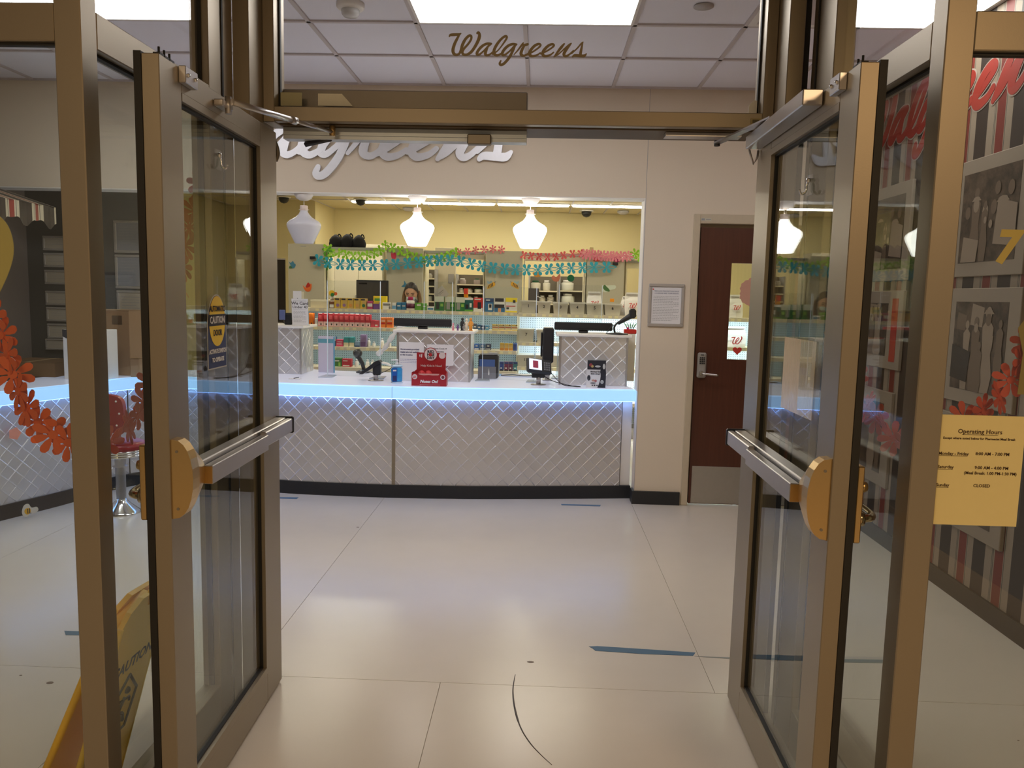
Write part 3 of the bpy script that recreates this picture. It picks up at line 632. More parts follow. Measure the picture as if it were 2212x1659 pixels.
def kiosk(x0, x1, y0, y1, lab, seed):
    t = thing('raised_console', lab, 'counter unit', ((x0+x1)/2, y0, .861)); w_ = x1-x0; d_ = y1-y0; H = .385
    b = MB(); b.box(-w_/2+.006, w_/2-.006, .012, d_-.01, 0, H); part('carcass', b, ALU_D, t)
    part('front_panel', quilt(w_-.02, H, fn=lambda u, v, d: (-w_/2+.01+u, .006-d, v), seed=seed, u_off=.02), STEEL, t)
    part('side_panel', quilt(d_-.02, H, fn=lambda u, v, d: (w_/2-.002+d, .01+u, v), seed=seed+1), STEEL, t)
    part('side_panel', quilt(d_-.02, H, fn=lambda u, v, d: (-w_/2+.002-d, .01+u, v), seed=seed+2), STEEL, t)
    for s in (-1, 1):
        b = MB(); b.box(s*(w_/2-.012), s*(w_/2+.003), -.004, .012, 0, H); part('corner_trim', b, SILVER, t)
    b = MB(); b.bev(-w_/2-.03, w_/2+.03, -.03, d_+.01, H, H+.022, .004); part('top', b, WHITE, t); return t
kiosk(-2.62, -1.985, 6.43, 6.80, 'left raised quilted steel console with a card notice on top', 20)
kiosk(-1.13, -.545, 6.165, 6.55, 'middle raised quilted steel console behind the red charity display', 30)
kiosk(.165, .70, 6.165, 6.5, 'right raised quilted steel console with a hand scanner on top', 40)

# ------------------------------------------------------------------ soffit sign, pendants, ceiling devices
p0 = onY(434, 300, 5.80); kk = .001115
b0 = onY(1103, 345, 5.80)
sg = thing('script_sign', 'large silver script letters reading Walgreens on the wall over the pharmacy opening', 'sign', (b0.x-2120*kk, YB, b0.z+450*kk-.0105*2120*kk))
SS = mat('silver_sign', (.66, .66, .70), .38, .55)
for key in STROKES: link('letter', script_letter(key, kk, 9, .008, .026), SS, sg)
PEND_OFF = mat('opal_glass_off', (214, 214, 222), .25, var=.01)
PEND_ON = mat('opal_glass_lit', (1, .97, .92), .3, emis=(1, .95, .88), es=3.2, var=0)
def pendant(px, lit, lab):
    p = onY(px, 530, 5.925); t = thing('pendant_lamp', lab, 'lamp', (p.x, 5.925, 2.277), group=None)
    b = MB(); b.lathe([(.001, -.048), (.03, -.046), (.055, -.032), (.07, -.006), (.072, 0)], n=28); part('canopy', b, mat('lamp_white', (232, 228, 226), .4), t)
    b = MB(); b.tube([(0, 0, -.046), (0, 0, -.085)], .003, 6); part('cord', b, WHITE, t)
    prof = [(.001, -.083), (.024, -.083), (.026, -.088), (.026, -.112), (.030, -.130), (.040, -.148), (.058, -.168), (.084, -.184), (.108, -.198), (.122, -.212), (.127, -.226), (.126, -.240), (.117, -.264), (.100, -.300), (.084, -.334), (.070, -.362), (.066, -.366), (.001, -.366)]
    b = MB(); b.lathe(prof, n=40); part('shade', b, PEND_ON if lit else PEND_OFF, t)
    b = MB(); b.lathe([(.0275, -.122), (.0285, -.120), (.0285, -.086), (.0265, -.083)], n=24); part('neck', b, mat('lamp_neck', (226, 208, 198), .4), t)
    b = MB(); b.tube([(-.038, 0, -.114), (.038, 0, -.114)], .0028, 6); part('shade_pin', b, WHITE, t)
pendant(657, False, 'unlit white glass pendant lamp, leftmost over the pharmacy opening')
pendant(901, True, 'glowing white glass pendant lamp in the middle over the pharmacy opening')
pendant(1144, True, 'glowing white glass pendant lamp, rightmost over the pharmacy opening')
t = thing('smoke_detector', 'round white smoke detector on the ceiling at upper left of the panel light', 'detector', (-1.043, 4.276, ZC+.006))
b = MB(); b.lathe([(.074, 0), (.074, -.02), (.066, -.03), (.05, -.034)], n=28); part('base', b, WHITE, t)
b = MB(); b.lathe([(.048, -.03), (.046, -.055), (.036, -.068), (.001, -.072)], n=28); part('sensor_dome', b, mat('sensor_clear', (205, 205, 205), .2), t)
t = thing('sprinkler_cover', 'round flat sprinkler cover disc on the ceiling tile right of the panel light', 'sprinkler', (.805, 4.257, ZC+.006)); b = MB(); b.lathe([(.03, 0), (.052, -.004), (.052, -.008), (.001, -.009)], n=28); part('disc', b, mat('disc_grey', (180, 176, 176), .5), t)
t = thing('air_vent', 'square ceiling air vent partly hidden at the right edge of the transom glass', 'vent', (1.39, 4.235, ZC+.006))
b = MB(); 
for a in ((-.29, .29, -.29, -.25), (-.29, .29, .25, .29), (-.29, -.25, -.25, .25), (.25, .29, -.25, .25)): b.box(*a, -.012, 0)
part('frame', b, WHITE, t)
for k in range(6):
    b = MB(); y = -.2+k*.08; b.add([(-.25, y, -.002), (.25, y, -.002), (.25, y+.05, -.014), (-.25, y+.05, -.014)], [(0, 1, 2, 3)]); b.add([(-.25, y, 0), (.25, y, 0), (.25, y+.05, -.012), (-.25, y+.05, -.012)], [(0, 1, 2, 3)]); part('louvre', b, GRIDM, t)
for (px, py, lab) in ((613, 428, 'black dome security camera on the pharmacy ceiling by the left door jamb'), (779, 433, 'black dome security camera left of the middle pendant lamp'), (1267, 458, 'black dome security camera right of the lit right pendant lamp')):
    yy = 9.6 if px < 700 else (10.6 if px < 1000 else 12.5); p = onZ(px, py-3, ZC); p = p if p.y < 14 else onY(px, py, 13.8)
    t = thing('dome_camera', lab, 'camera', (p.x, p.y, ZC)); s = p.y/9.5
    b = MB(); b.lathe([(.085*s, 0), (.085*s, -.012*s)], n=20); part('base', b, WHITE, t)
    b = MB(); b.lathe([(.062*s, -.012*s), (.056*s, -.045*s), (.036*s, -.07*s), (.001, -.08*s)], n=20); part('dome', b, BLKP, t)
for (px, lab) in ((882, 'small round detector on the far ceiling left of the middle pendant lamp'), (1346, 'small round detector on the far ceiling near the right jamb')):
    p = onZ(px, 449 if px < 1000 else 456, ZC); t = thing('ceiling_detector', lab, 'detector', (p.x, min(p.y, 14.1), ZC)); b = MB(); b.lathe([(.10, 0), (.10, -.03), (.06, -.055), (.001, -.06)], n=18); part('base', b, mat('disc_grey', (180, 176, 176), .5), t)

# ------------------------------------------------------------------ wooden door and framed notice on the front wall
def wood_door():
    m = bpy.data.materials.new('mahogany'); m.use_nodes = True; nt = m.node_tree; bs = nt.nodes['Principled BSDF']; bs.inputs['Roughness'].default_value = .38
    tc = nt.nodes.new('ShaderNodeTexCoord'); mp = nt.nodes.new('ShaderNodeMapping'); mp.inputs['Scale'].default_value = (38, 38, 1.6); n = nt.nodes.new('ShaderNodeTexNoise'); n.inputs['Scale'].default_value = 2; n.inputs['Detail'].default_value = 5
    mx = nt.nodes.new('ShaderNodeMix'); mx.data_type = 'RGBA'; mx.inputs[6].default_value = srgb(68, 34, 22); mx.inputs[7].default_value = srgb(94, 50, 34)
    nt.links.new(tc.outputs['Object'], mp.inputs[0]); nt.links.new(mp.outputs[0], n.inputs['Vector']); nt.links.new(n.outputs[0], mx.inputs[0]); nt.links.new(mx.outputs[2], bs.inputs['Base Color'])
    t = thing('door_3', None, None, (1.156, YB, 0), kind='structure'); W_ = .914
    FR = mat('door_frame_beige', (196, 182, 158), .5)
    for a in ((-.05, .0, -.012, .13, 0, 2.178), (W_, W_+.05, -.012, .13, 0, 2.178), (0, W_, -.012, .13, 2.11, 2.178)):
        b = MB(); b.bev(*a, b=.004); part('frame', b, FR, t)
    b = MB(); b.box(.0, W_, .055, .075, 2.085, 2.11); b.box(0, .012, .055, .075, 0, 2.09); part('stop', b, FR, t)
    vx0, vx1, vz0, vz1 = .248, .66, 1.117, 1.83
    for a in ((.012, vx0, .02, .055, .01, 2.085), (vx1, W_-.002, .02, .055, .01, 2.085), (vx0, vx1, .02, .055, .01, vz0), (vx0, vx1, .02, .055, vz1, 2.085)):
        b = MB(); b.box(*a); part('door_leaf', b, m, t)
    b = MB(); b.box(vx0, vx1, .034, .04, vz0, vz1); part('vision_pane', b, GLASS, t)
    b = MB(); b.bev(.03, W_-.03, .016, .02, .015, .30, .001); part('kick_plate', b, mat('brushed_kick', (.45, .43, .40), .35, .9), t)
    b = MB(); b.bev(.028, .096, -.004, .02, .975, 1.165, .012); kp = part('keypad_lock', b, mat('lock_grey', (170, 165, 158), .4, .3), t)
    for r in range(4):
        for c in range(3):
            b = MB(); b.lathe([(.0055, -.010), (.0055, -.004)], (.048+c*.014, 0, 1.085+r*.014), 8, ax=1); part('key', b, BLKP, kp)
    b = MB(); b.bev(.048, .074, -.007, -.004, 1.145, 1.152, .001); part('display', b, BLKP, kp)
    b = MB(); b.lathe([(.017, -.03), (.019, -.004)], (.06, 0, 1.012), 14, ax=1); b.tube(catmull([(.06, -.03, 1.012), (.07, -.05, 1.012), (.11, -.053, 1.008), (.175, -.05, 1.002)], 4), .009, 8); part('lever_handle', b, mat('worn_chrome', (.6, .58, .56), .25, 1), kp)
    b = MB(); b.box(.0, .075, -.0145, -.012, 2.128, 2.150); pl = part('room_plate', b, mat('plate_grey', (196, 190, 170), .5), t)
    b = MB(); b.box(.004, .028, -.0152, -.0145, 2.132, 2.146); b.box(.036, .071, -.0152, -.0145, 2.136, 2.142); part('plate_print', b, GREYINK, pl)
    # paper cut-outs on the pane
    h = [(16*math.sin(a)**3/17*.036, (13*math.cos(a)-5*math.cos(2*a)-2*math.cos(3*a)-math.cos(4*a))/17*.036) for a in [2*PI*i/28 for i in range(28)]]
    o = thing('paper_heart', 'red paper heart on the lower part of the wooden door window', 'decoration', (1.156+.325, YB+.033, 1.185)); b = MB(); b.prism(h, -.002, 0); part('cutout', b, plain('heart_red', (206, 60, 48)), o)
    fl = []
    for i in range(60): a = 2*PI*i/60; r = .105*(1+.1*abs(math.sin(3*a))+.035*math.sin(20*a)); fl.append((r*math.cos(a), r*math.sin(a)))
    o = thing('paper_flower', 'big pinkish brown paper flower on the wooden door window', 'decoration', (1.156+.43, YB+.033, 1.62)); b = MB(); b.prism(fl, -.002, 0); part('cutout', b, plain('flower_pink', (206, 158, 138)), o)
wood_door()
def frame_thing(name, label, cat, x, y, z, w_, h_, fw_=.022, rz=0, group=None, fm=None, paper=None, nl=8, depth=.014, ink=GREYINK):
    t = thing(name, label, cat, (x, y, z), rz, group); fm = fm or mat('frame_silver', (.50, .47, .45), .4, .5)
    for a in ((-w_/2, w_/2, -h_/2, -h_/2+fw_), (-w_/2, w_/2, h_/2-fw_, h_/2), (-w_/2, -w_/2+fw_, -h_/2+fw_, h_/2-fw_), (w_/2-fw_, w_/2, -h_/2+fw_, h_/2-fw_)):
        b = MB(); b.bev(a[0], a[1], -depth, 0, a[2], a[3], .004); part('frame_rail', b, fm, t)
    b = MB(); b.box(-w_/2+fw_, w_/2-fw_, -.004, -.001, -h_/2+fw_, h_/2-fw_); part('sheet', b, paper or PAPER, t)
    if nl:
        iw, ih = w_-2*fw_, h_-2*fw_; part('print', lines(-iw*.4, iw*.4, ih*.36, nl, ih*.7/nl, ih*.02).xf(Matrix.Translation((0, -.0042, 0))), ink, t)['kind'] = 'stuff'
    return t
nf = frame_thing('framed_notice', 'silver framed printed notice on the wall between the opening and the wooden door', 'frame', .932, YB, 1.509, .262, .315, nl=0)
letter(nf, 'MEDICARE PRESCRIPTION DRUG', .0125, (0, -.0046, .100), mat('blue_ink', (50, 60, 110), .7)); letter(nf, 'COVERAGE AND YOUR RIGHTS', .0125, (0, -.0046, .084), MATS['blue_ink'])
part('print', lines(-.095, .095, .068, 16, .0118, .003).xf(Matrix.Translation((0, -.0044, 0))), GREYINK, nf)['kind'] = 'stuff'
b = MB(); b.box(-.103, -.093, -.0048, -.0042, .112, .122); part('logo', b, REDINK, nf)

# ------------------------------------------------------------------ left bay: certificates, awning, cartons, stools
YP = 6.598
FRM = mat('certificate_frame', (176, 170, 164), .4, .3); CERT = plain('certificate_paper', (186, 176, 160), .7)
big = [(248, 306, 477, 546), (251, 308, 551, 623), (255, 312, 628, 697), (262, 313, 700, 770)]
names = ['topmost', 'second from the top', 'third from the top', 'lowest']
for (a, c, d, e_), nm in zip(big, names):
    P, Q = onY(a, e_, YP), onY(c, d, YP); frame_thing('certificate_frame', f'large framed certificate on the dark grey wall, {nm} of the right column', 'frame', (P.x+Q.x)/2, YP, (P.z+Q.z)/2, Q.x-P.x, Q.z-P.z, .022, group='certificates on the dark grey wall', fm=FRM, paper=CERT if d > 600 else plain('certificate_blue', (140, 142, 152), .6), nl=7)
sm = [(94, 510, 541), (96, 547, 577), (98, 584, 614), (100, 629, 659), (102, 664, 694), (104, 700, 731)]
for i, (a, d, e_) in enumerate(sm):
    P, Q = onY(a, e_, YP), onY(a+52, d, YP); frame_thing('certificate_frame', 'small framed certificate on the dark grey wall, ' + ['topmost', 'second from the top', 'third from the top', 'fourth from the top', 'fifth from the top', 'lowest'][i] + ' of the left column', 'frame', (P.x+Q.x)/2, YP, (P.z+Q.z)/2, Q.x-P.x, Q.z-P.z, .018, group='certificates on the dark grey wall', fm=FRM, paper=CERT, nl=3)
    P2, Q2 = onY(a+62, e_, YP), onY(a+64+56, d, YP); frame_thing('certificate_frame', 'framed certificate half hidden by the left near post, ' + ['topmost', 'second from the top', 'third from the top', 'fourth from the top', 'fifth from the top', 'lowest'][i] + ' of its column', 'frame', P2.x/2+Q2.x/2, YP, P2.z/2+Q2.z/2, Q2.x-P2.x, Q2.z-P2.z, .018, group='certificates on the dark grey wall', fm=FRM, paper=CERT, nl=3)
P, Q = onY(112, 755, YP), onY(148, 732, YP); frame_thing('certificate_frame', 'tilted frame propped below the left column of certificates', 'frame', P.x/2+Q.x/2, YP-.03, P.z/2+Q.z/2, Q.x-P.x+.06, Q.z-P.z, .014, fm=FRM, paper=plain('certificate_light', (186, 176, 162)), nl=2)
def awning():
    t = thing('striped_awning', 'scalloped red, cream and brown striped awning over the left counter', 'awning', (XL+.002, 5.2, 2.34))
    cols = [plain('awning_brown', (58, 44, 36)), plain('awning_cream', (205, 192, 166)), plain('awning_red', (150, 58, 46)), plain('awning_grey', (96, 84, 84))]
    y = -2.6; seq = [(.135, 0), (.03, 1), (.005, 3), (.012, 1), (.042, 2), (.012, 1), (.005, 3), (.03, 1)]
    per = sum(s[0] for s in seq); out = .745; drop = -.205; vl = .135
    y = .48 - per*10 - .0
    k = 0
    while y < .62:
        for w_, ci in seq:
            y2 = min(y+w_, .63)
            if y2-y < .001: y = y2+.01; continue
            b = MB(); zt = .03
            # slope strip and valance strip, 3 mm cloth
            b.add([(0, y, zt), (0, y2, zt), (out, y2, drop), (out, y, drop)], [(0, 1, 2, 3)]); b.add([(0, y, zt-.004), (0, y2, zt-.004), (out, y2, drop-.004), (out, y, drop-.004)], [(3, 2, 1, 0)])
            ph = lambda yy: ((yy-.48) % per)/per
            vb = lambda yy: drop - vl + .028*math.cos(2*PI*(ph(yy)-.78)) + .012*math.cos(4*PI*ph(yy)); n = 3
            vs = []; 
            for q in range(n+1): yy = y+(y2-y)*q/n; xx = out+.006*math.sin(yy*40); vs += [(xx, yy, drop), (xx, yy, vb(yy)), (xx-.003, yy, drop), (xx-.003, yy, vb(yy))]
            fs = []
            for q in range(n): fs += [(4*q, 4*q+1, 4*q+5, 4*q+4), (4*q+2, 4*q+6, 4*q+7, 4*q+3), (4*q+1, 4*q+3, 4*q+7, 4*q+5)]
            b.add(vs, fs); part('stripe', b, cols[ci], t); y = y2
        k += 1
awning()
def carton(x0, x1, y0, y1, z0, z1, col, lab, rz=0, extra=None):
    cx, cy = (x0+x1)/2, (y0+y1)/2; t = thing('carton', lab, 'box', (cx, cy, z0), rz); w_, d_, h_ = (x1-x0)/2, (y1-y0)/2, z1-z0
    b = MB(); b.bev(-w_, w_, -d_, d_, 0, h_-.003, .003); part('body', b, col, t)
    b = MB(); b.box(-w_, -.001, -d_, d_, h_-.003, h_); part('flap', b, col, t); b = MB(); b.box(.001, w_, -d_, d_, h_-.003, h_); part('flap', b, col, t)
    b = MB(); b.box(-.02, .02, -d_-.001, d_+.001, h_-.0005, h_+.001); part('tape', b, plain('parcel_tape', (176, 150, 110)), t); return t, w_, d_, h_
CB = plain('cardboard', (150, 118, 88), .8); CBD = plain('cardboard_dark', (118, 88, 56), .8)
carton(-4.12, -3.66, 5.75, 6.15, .861, .97, CBD, 'low brown cardboard box at the back of the left counter')
# white product carton with black corner and a brown carton behind it
t, w_, d_, h_ = carton(-3.62, -3.20, 5.98, 6.28, .861, 1.372, CB, 'tall brown cardboard box standing behind the white carton on the left counter')
b = MB(); b.box(.075, .155, -d_-.0015, -d_, .40, .47); b.box(.08, .15, -d_-.002, -d_-.0015, .405, .465); part('label', b, [plain('cardboard_ink', (90, 68, 50))], t)
t = thing('carton', 'white product carton with a black corner design on the left counter', 'box', (-3.29, 5.72, .861), .06)
b = MB(); b.bev(-.24, .075, -.06, .12, 0, .37, .003); part('body', b, plain('carton_white', (226, 224, 226)), t)
b = MB(); b.prism([(-.24, .37), (.012, .37), (.012, .185), (-.05, .22), (-.24, .32)], -.0625, -.0603); part('black_panel', b, INK, t)
b = MB(); b.box(-.02, .005, -.0632, -.0626, .315, .35); b.box(-.03, 0, -.0615, -.0603, .02, .09); part('sticker', b, GREYINK, t); b = MB(); b.box(.035, .045, -.062, -.0603, .12, .26); part('print', b, GREYINK, t)
t = thing('carton', 'small brown carton beside the white carton on the left counter', 'box', (-3.13, 5.95, .861)); b = MB(); b.bev(-.035, .035, -.04, .04, 0, .14, .003); part('body', b, CB, t); b = MB(); b.box(-.034, .034, -.039, .039, .14, .142); part('flap', b, CBD, t)
def stool(x, y, rz, lab):
    t = thing('soda_stool', lab, 'stool', (x, y, 0), rz); RED = mat('red_vinyl', (150, 28, 34), .35, var=.05)
    b = MB(); b.lathe([(.125, 0), (.125, .006), (.11, .018), (.06, .06), (.04, .085), (.034, .10)], n=28); part('base', b, CHROME, t)
    b = MB(); b.lathe([(.032, .09), (.032, .32), (.05, .325), (.05, .33), (.036, .335), (.036, .42)], n=20); part('post', b, SILVER, t)
    b = MB(); b.lathe([(.09, .40), (.165, .408), (.165, .418), (.160, .421), (.165, .424), (.165, .434), (.160, .437), (.165, .440), (.165, .452)], n=32); part('seat_ring', b, CHROME, t)
    b = MB(); b.lathe([(.165, .452), (.172, .468), (.168, .488), (.14, .502), (.001, .508)], n=32); part('seat_cushion', b, RED, t)
    pts = [(.14*math.sin(a), .15+.0*math.cos(a)) for a in (0,)]
    prof = [(-.10, .60), (-.135, .68), (-.135, .78), (-.10, .83), (0, .845), (.10, .83), (.135, .78), (.135, .68), (.10, .60), (0, .585)]
    P_ = catmull(prof, 4, closed=True); b = MB(); b.prism([(p[0], p[1]) for p in P_], .13, .165, smooth=False); bk = part('backrest', b, RED, t)
    for i, (a, c) in enumerate(((-.09, .80), (-.09, .64), (.09, .80), (.09, .64), (0, .82), (-.11, .72), (.11, .72))):
        b = MB(); b.sph((a, .166, c), .007, 8); b.sph((a, .129, c), .007, 8); part('stud', b, WHITE, bk)
    b = MB(); b.tube(catmull([(0, .08, .44), (0, .15, .46), (0, .178, .56), (0, .175, .70), (0, .172, .79)], 5), .011, 8); part('back_strap', b, CHROME, t); return t
stool(-2.86, 5.17, PI*.98, 'red vinyl counter stool with chrome pedestal seen between the left post and the open door')
stool(-3.13, 4.02, PI*.98, 'red vinyl counter stool at the left edge of the picture, only its back showing')
p = onZ(62, 1102, .05)
bee = thing('bee_cutout', 'small bee on a white honeycomb cutout stuck to the dark counter base at left', 'decoration', (p.x+.012, p.y-.004, .052), PI/2-.42)
def blob(pts, y0, y1): b = MB(); b.prism([(q[0], q[1]) for q in catmull(pts, 4, closed=True)], y0, y1); return b
part('cutout', blob([(-.055, .0), (-.04, .04), (-.01, .045), (.01, .015), (.045, .012), (.055, -.012), (.03, -.03), (.0, -.02), (-.02, -.04), (-.045, -.03)], -.002, 0), plain('cut_white', (210, 205, 195)), bee)
part('bee_body', blob([(-.04, 0), (-.025, .018), (0, .01), (0, -.018), (-.025, -.024)], -.003, -.002), plain('bee_yellow', (222, 170, 40)), bee)
for x in (-.02, -.008):
    b = MB(); b.box(x, x+.006, -.0036, -.003, -.02, .014); part('stripe', b, INK, bee)
p = onX(34, 914, -3.3); o = thing('paper_flower', 'small pink paper star flower on the quilted front of the left counter', 'decoration', (onY(34, 914, 4.95).x, 4.95, onY(34, 914, 4.95).z), PI/2-.42)
b = MB(); b.prism([(.045*(1 if i % 2 == 0 else .78)*math.cos(PI*i/5), .045*(1 if i % 2 == 0 else .78)*math.sin(PI*i/5)) for i in range(10)], -.002, 0); part('cutout', b, plain('petal_pink', (224, 150, 134)), o)
o.location = (cpt(u_at_x(-3.48), .012).x+.01, cpt(u_at_x(-3.48), .012).y, .57)

# ------------------------------------------------------------------ garlands
def flower_mesh(name, r, m, link_r=0, n=8, w_=.17):
    mb = MB(); th = .0015
    angs = [2*PI*i/n + PI/n for i in range(n)] if not link_r else [math.radians(d) for d in (58, 122, 238, 302)]
    w_ = .27 if link_r else .21
    for i, a in enumerate(angs):
        L = r
        pts = [(.12, 0), (.45, w_*.75), (.78, w_), (.96, w_*.6), (1, 0), (.96, -w_*.6), (.78, -w_), (.45, -w_*.75)]
        mb.prism([((x*math.cos(a)-y*math.sin(a))*L, (x*math.sin(a)+y*math.cos(a))*L) for x, y in pts], -th-.0004*i, -.0004*i)
    mb.prism([(.22*r*math.cos(2*PI*i/10), .22*r*math.sin(2*PI*i/10)) for i in range(10)], -th-.004, .001)
    if link_r:
        for s in (1, -1):
            P = catmull([(0, s*.05*r), (.5*link_r, s*.32*r), (link_r, s*.05*r)], 4)
            mb.prism([(x, y+.0) for x, y in P]+[(x, y-s*.12*r) for x, y in P[::-1]], -th, 0)
    me = link(name, mb, m); dat = me.data; bpy.data.objects.remove(me); return dat
def garland(label, path, r, m, spacing, rots=None, link_r=0, n=8, jitter=0, lengthrot=True):
    """path: world points; flowers strung on them"""
    o0 = path[0]; t = thing('flower_garland', label, 'garland', o0); dat = flower_mesh('flower', r, m, link_r, n)
    P = [Vector(q) for q in catmull([tuple(p) for p in path], 10)]; acc = 0; last = -1e9; k = 0
    for i in range(1, len(P)):
        acc += (P[i]-P[i-1]).length
        if acc-last >= spacing:
            last = acc; o = bpy.data.objects.new('flower', dat); C.objects.link(o); o.parent = t; o.location = P[i]-Vector(o0)
            rx, ry, rz = rots if rots else (0, 0, 0)
            d = P[i]-P[i-1]; ang = -math.atan2(d.z, math.hypot(d.x, d.y)) if lengthrot else 0
            o.rotation_euler = (rx+random.uniform(-jitter, jitter), ang+ry+random.uniform(-jitter, jitter), rz+random.uniform(-jitter, jitter)*1.3); k += 1
    b = MB(); b.tube([Vector(q)-Vector(o0) for q in P[::4]], .0016, 5); part('string', b, m, t); return t
TEAL, LIME, PINKG, ORG, CORAL = plain('teal_paper', (44, 160, 188)), plain('lime_paper', (146, 204, 40)), plain('rose_paper', (228, 120, 134)), plain('orange_paper', (226, 96, 34)), plain('coral_paper', (222, 98, 76))
gp = [onY(*p, 9.83) for p in ((686, 562), (700, 566), (740, 571), (800, 573), (850, 571), (900, 567), (945, 563), (985, 563), (1040, 575), (1090, 581), (1150, 583), (1210, 580), (1270, 578), (1330, 577))]
garland('long teal paper flower garland strung across the pharmacy opening', gp, .079, TEAL, .1245, link_r=.125, n=6)
gp = [onY(*p, 9.875) for p in ((708, 534), (712, 545), (730, 546), (760, 553), (790, 552), (815, 545), (833, 530), (850, 536), (880, 548), (905, 558), (930, 560), (960, 555), (985, 545))]
garland('bright green paper flower garland swagged behind the teal one', gp, .066, LIME, .085, jitter=.4, n=6, link_r=.05)
gp = [onY(*p, 9.87) for p in ((707, 540), (708, 555), (707, 570), (709, 585))]; garland('short green garland end hanging down by the left grey panel', gp, .068, plain('green_paper', (88, 160, 40)), .09, jitter=.4, n=6)
gp = [onY(*p, 9.87) for p in ((990, 545), (1010, 543), (1040, 539), (1070, 538), (1092, 540))]; garland('thin pink paper garland rising left of the lit right pendant', gp, .054, PINKG, .10, jitter=.5, n=6)
gp = [onY(*p, 9.875) for p in ((1130, 551), (1150, 553), (1180, 555), (1205, 554), (1230, 549), (1262, 547))]; garland('rose paper garland below the lit right pendant', gp, .055, plain('rose_red_paper', (214, 84, 88)), .095, jitter=.2, n=6, link_r=.09)
gp = [onY(*p, 9.86) for p in ((1262, 549), (1285, 551), (1310, 553), (1340, 554), (1368, 553))]; garland('thick pink paper garland at the right end of the opening', gp, .07, plain('dusty_pink_paper', (222, 128, 148)), .07, jitter=.2, n=8)
gp = [onY(*p, 9.87) for p in ((1372, 548), (1378, 552), (1384, 556))]; garland('bit of green garland by the right jamb of the opening', gp, .07, LIME, .055, jitter=.4, n=6)
gp = [Vector(onY(*p, YF+.06)) for p in ((-60, 560), (-35, 640), (-5, 700), (15, 760), (32, 820), (52, 868), (78, 905), (108, 935), (140, 952), (168, 962))]
garland('big orange paper flower garland inside the left front glass', gp, .052, ORG, .045, jitter=.5)
gp = [onX(*p, -1.185) for p in ((232, 958), (262, 938), (292, 910), (314, 868), (332, 800), (388, 640), (402, 520), (428, 435), (438, 380), (450, 320), (462, 275))]
garland('coral paper flower garland looped on the left side glass', gp, .052, CORAL, .055, rots=(0, 0, -PI/2), jitter=.5, lengthrot=False)
gp = [onX(*p, .985) for p in ((1775, 330), (1778, 420), (1790, 560), (1812, 680), (1832, 770), (1850, 830), (1872, 878), (1900, 915), (1935, 950), (1975, 975))]
garland('coral pink paper flower garland looped on the right side glass', gp, .05, plain('coral_pink_paper', (222, 112, 102)), .062, rots=(0, 0, PI/2), jitter=.5, lengthrot=False)
gp = [onY(*p, YF+.06) for p in ((2260, 640), (2235, 720), (2205, 780), (2180, 825), (2150, 865), (2115, 892), (2080, 905))]
garland('red coral paper flower garland inside the right front glass', gp, .045, plain('red_coral_paper', (212, 84, 64)), .048, jitter=.5)
p = onY(-28, 545, YF+.045); o = thing('paper_balloon', 'big pale yellow paper oval at the left edge on the front glass', 'decoration', (p.x, YF+.034, p.z))
b = MB(); P_ = catmull([(-.075, .01), (-.06, .085), (0, .108), (.058, .075), (.076, .01), (.055, -.06), (.01, -.125), (-.04, -.09)], 5, closed=True); b.prism([(q[0], q[1]) for q in P_], 0, .002); part('cutout', b, plain('pale_yellow_paper', (206, 184, 108)), o)
p = onY(2205, 600, YF+.04); o = thing('number_decal', 'pale yellow number 7 with a rounded corner panel on the right front glass', 'decal', (1.10, YF+.030, 1.50))
P7 = onY(2153, 568, YF+.03); 
letter(o, '7', .105, (P7.x-1.10-.008, 0, P7.z-1.50+.003), plain('decal_yellow_gold', (226, 190, 96)), align='LEFT', bold=.004, shear=.15)
b = MB(); b.prism([(q[0], q[1]) for q in [(.058, .02), (.085, .045), (.14, .055), (.14, -.16), (.058, -.16), (.062, -.06), (.045, .0)]], .001, .0018); part('panel', b, plain('decal_olive', (158, 134, 70)), o)

# ------------------------------------------------------------------ pharmacy shelving with pegboard
YS = 8.6
def pegmat(name, base, hole):
    m = bpy.data.materials.new(name); m.use_nodes = True; nt = m.node_tree; bs = nt.nodes['Principled BSDF']; bs.inputs['Roughness'].default_value = .5
    tc = nt.nodes.new('ShaderNodeTexCoord'); vm = nt.nodes.new('ShaderNodeVectorMath'); vm.operation = 'SCALE'; vm.inputs['Scale'].default_value = 1/.0254
    nt.links.new(tc.outputs['Object'], vm.inputs[0]); fr = nt.nodes.new('ShaderNodeVectorMath'); fr.operation = 'FRACTION'; nt.links.new(vm.outputs[0], fr.inputs[0])
    sb = nt.nodes.new('ShaderNodeVectorMath'); sb.operation = 'SUBTRACT'; sb.inputs[1].default_value = (.5, .5, .5); nt.links.new(fr.outputs[0], sb.inputs[0])
    ml = nt.nodes.new('ShaderNodeVectorMath'); ml.operation = 'MULTIPLY'; ml.inputs[1].default_value = (1, 0, 1); nt.links.new(sb.outputs[0], ml.inputs[0])
    ln = nt.nodes.new('ShaderNodeVectorMath'); ln.operation = 'LENGTH'; nt.links.new(ml.outputs[0], ln.inputs[0])
    lt = nt.nodes.new('ShaderNodeMath'); lt.operation = 'LESS_THAN'; lt.inputs[1].default_value = .17; nt.links.new(ln.outputs['Value'], lt.inputs[0])
    mx = nt.nodes.new('ShaderNodeMix'); mx.data_type = 'RGBA'; mx.inputs[6].default_value = srgb(*base); mx.inputs[7].default_value = srgb(*hole)
    nt.links.new(lt.outputs[0], mx.inputs[0]); nt.links.new(mx.outputs[2], bs.inputs['Base Color']); return m
PEGB, PEGW = pegmat('pegboard_blue', (150, 176, 190), (40, 52, 64)), pegmat('pegboard_white', (214, 226, 234), (70, 86, 100))
XSPLIT = -.243
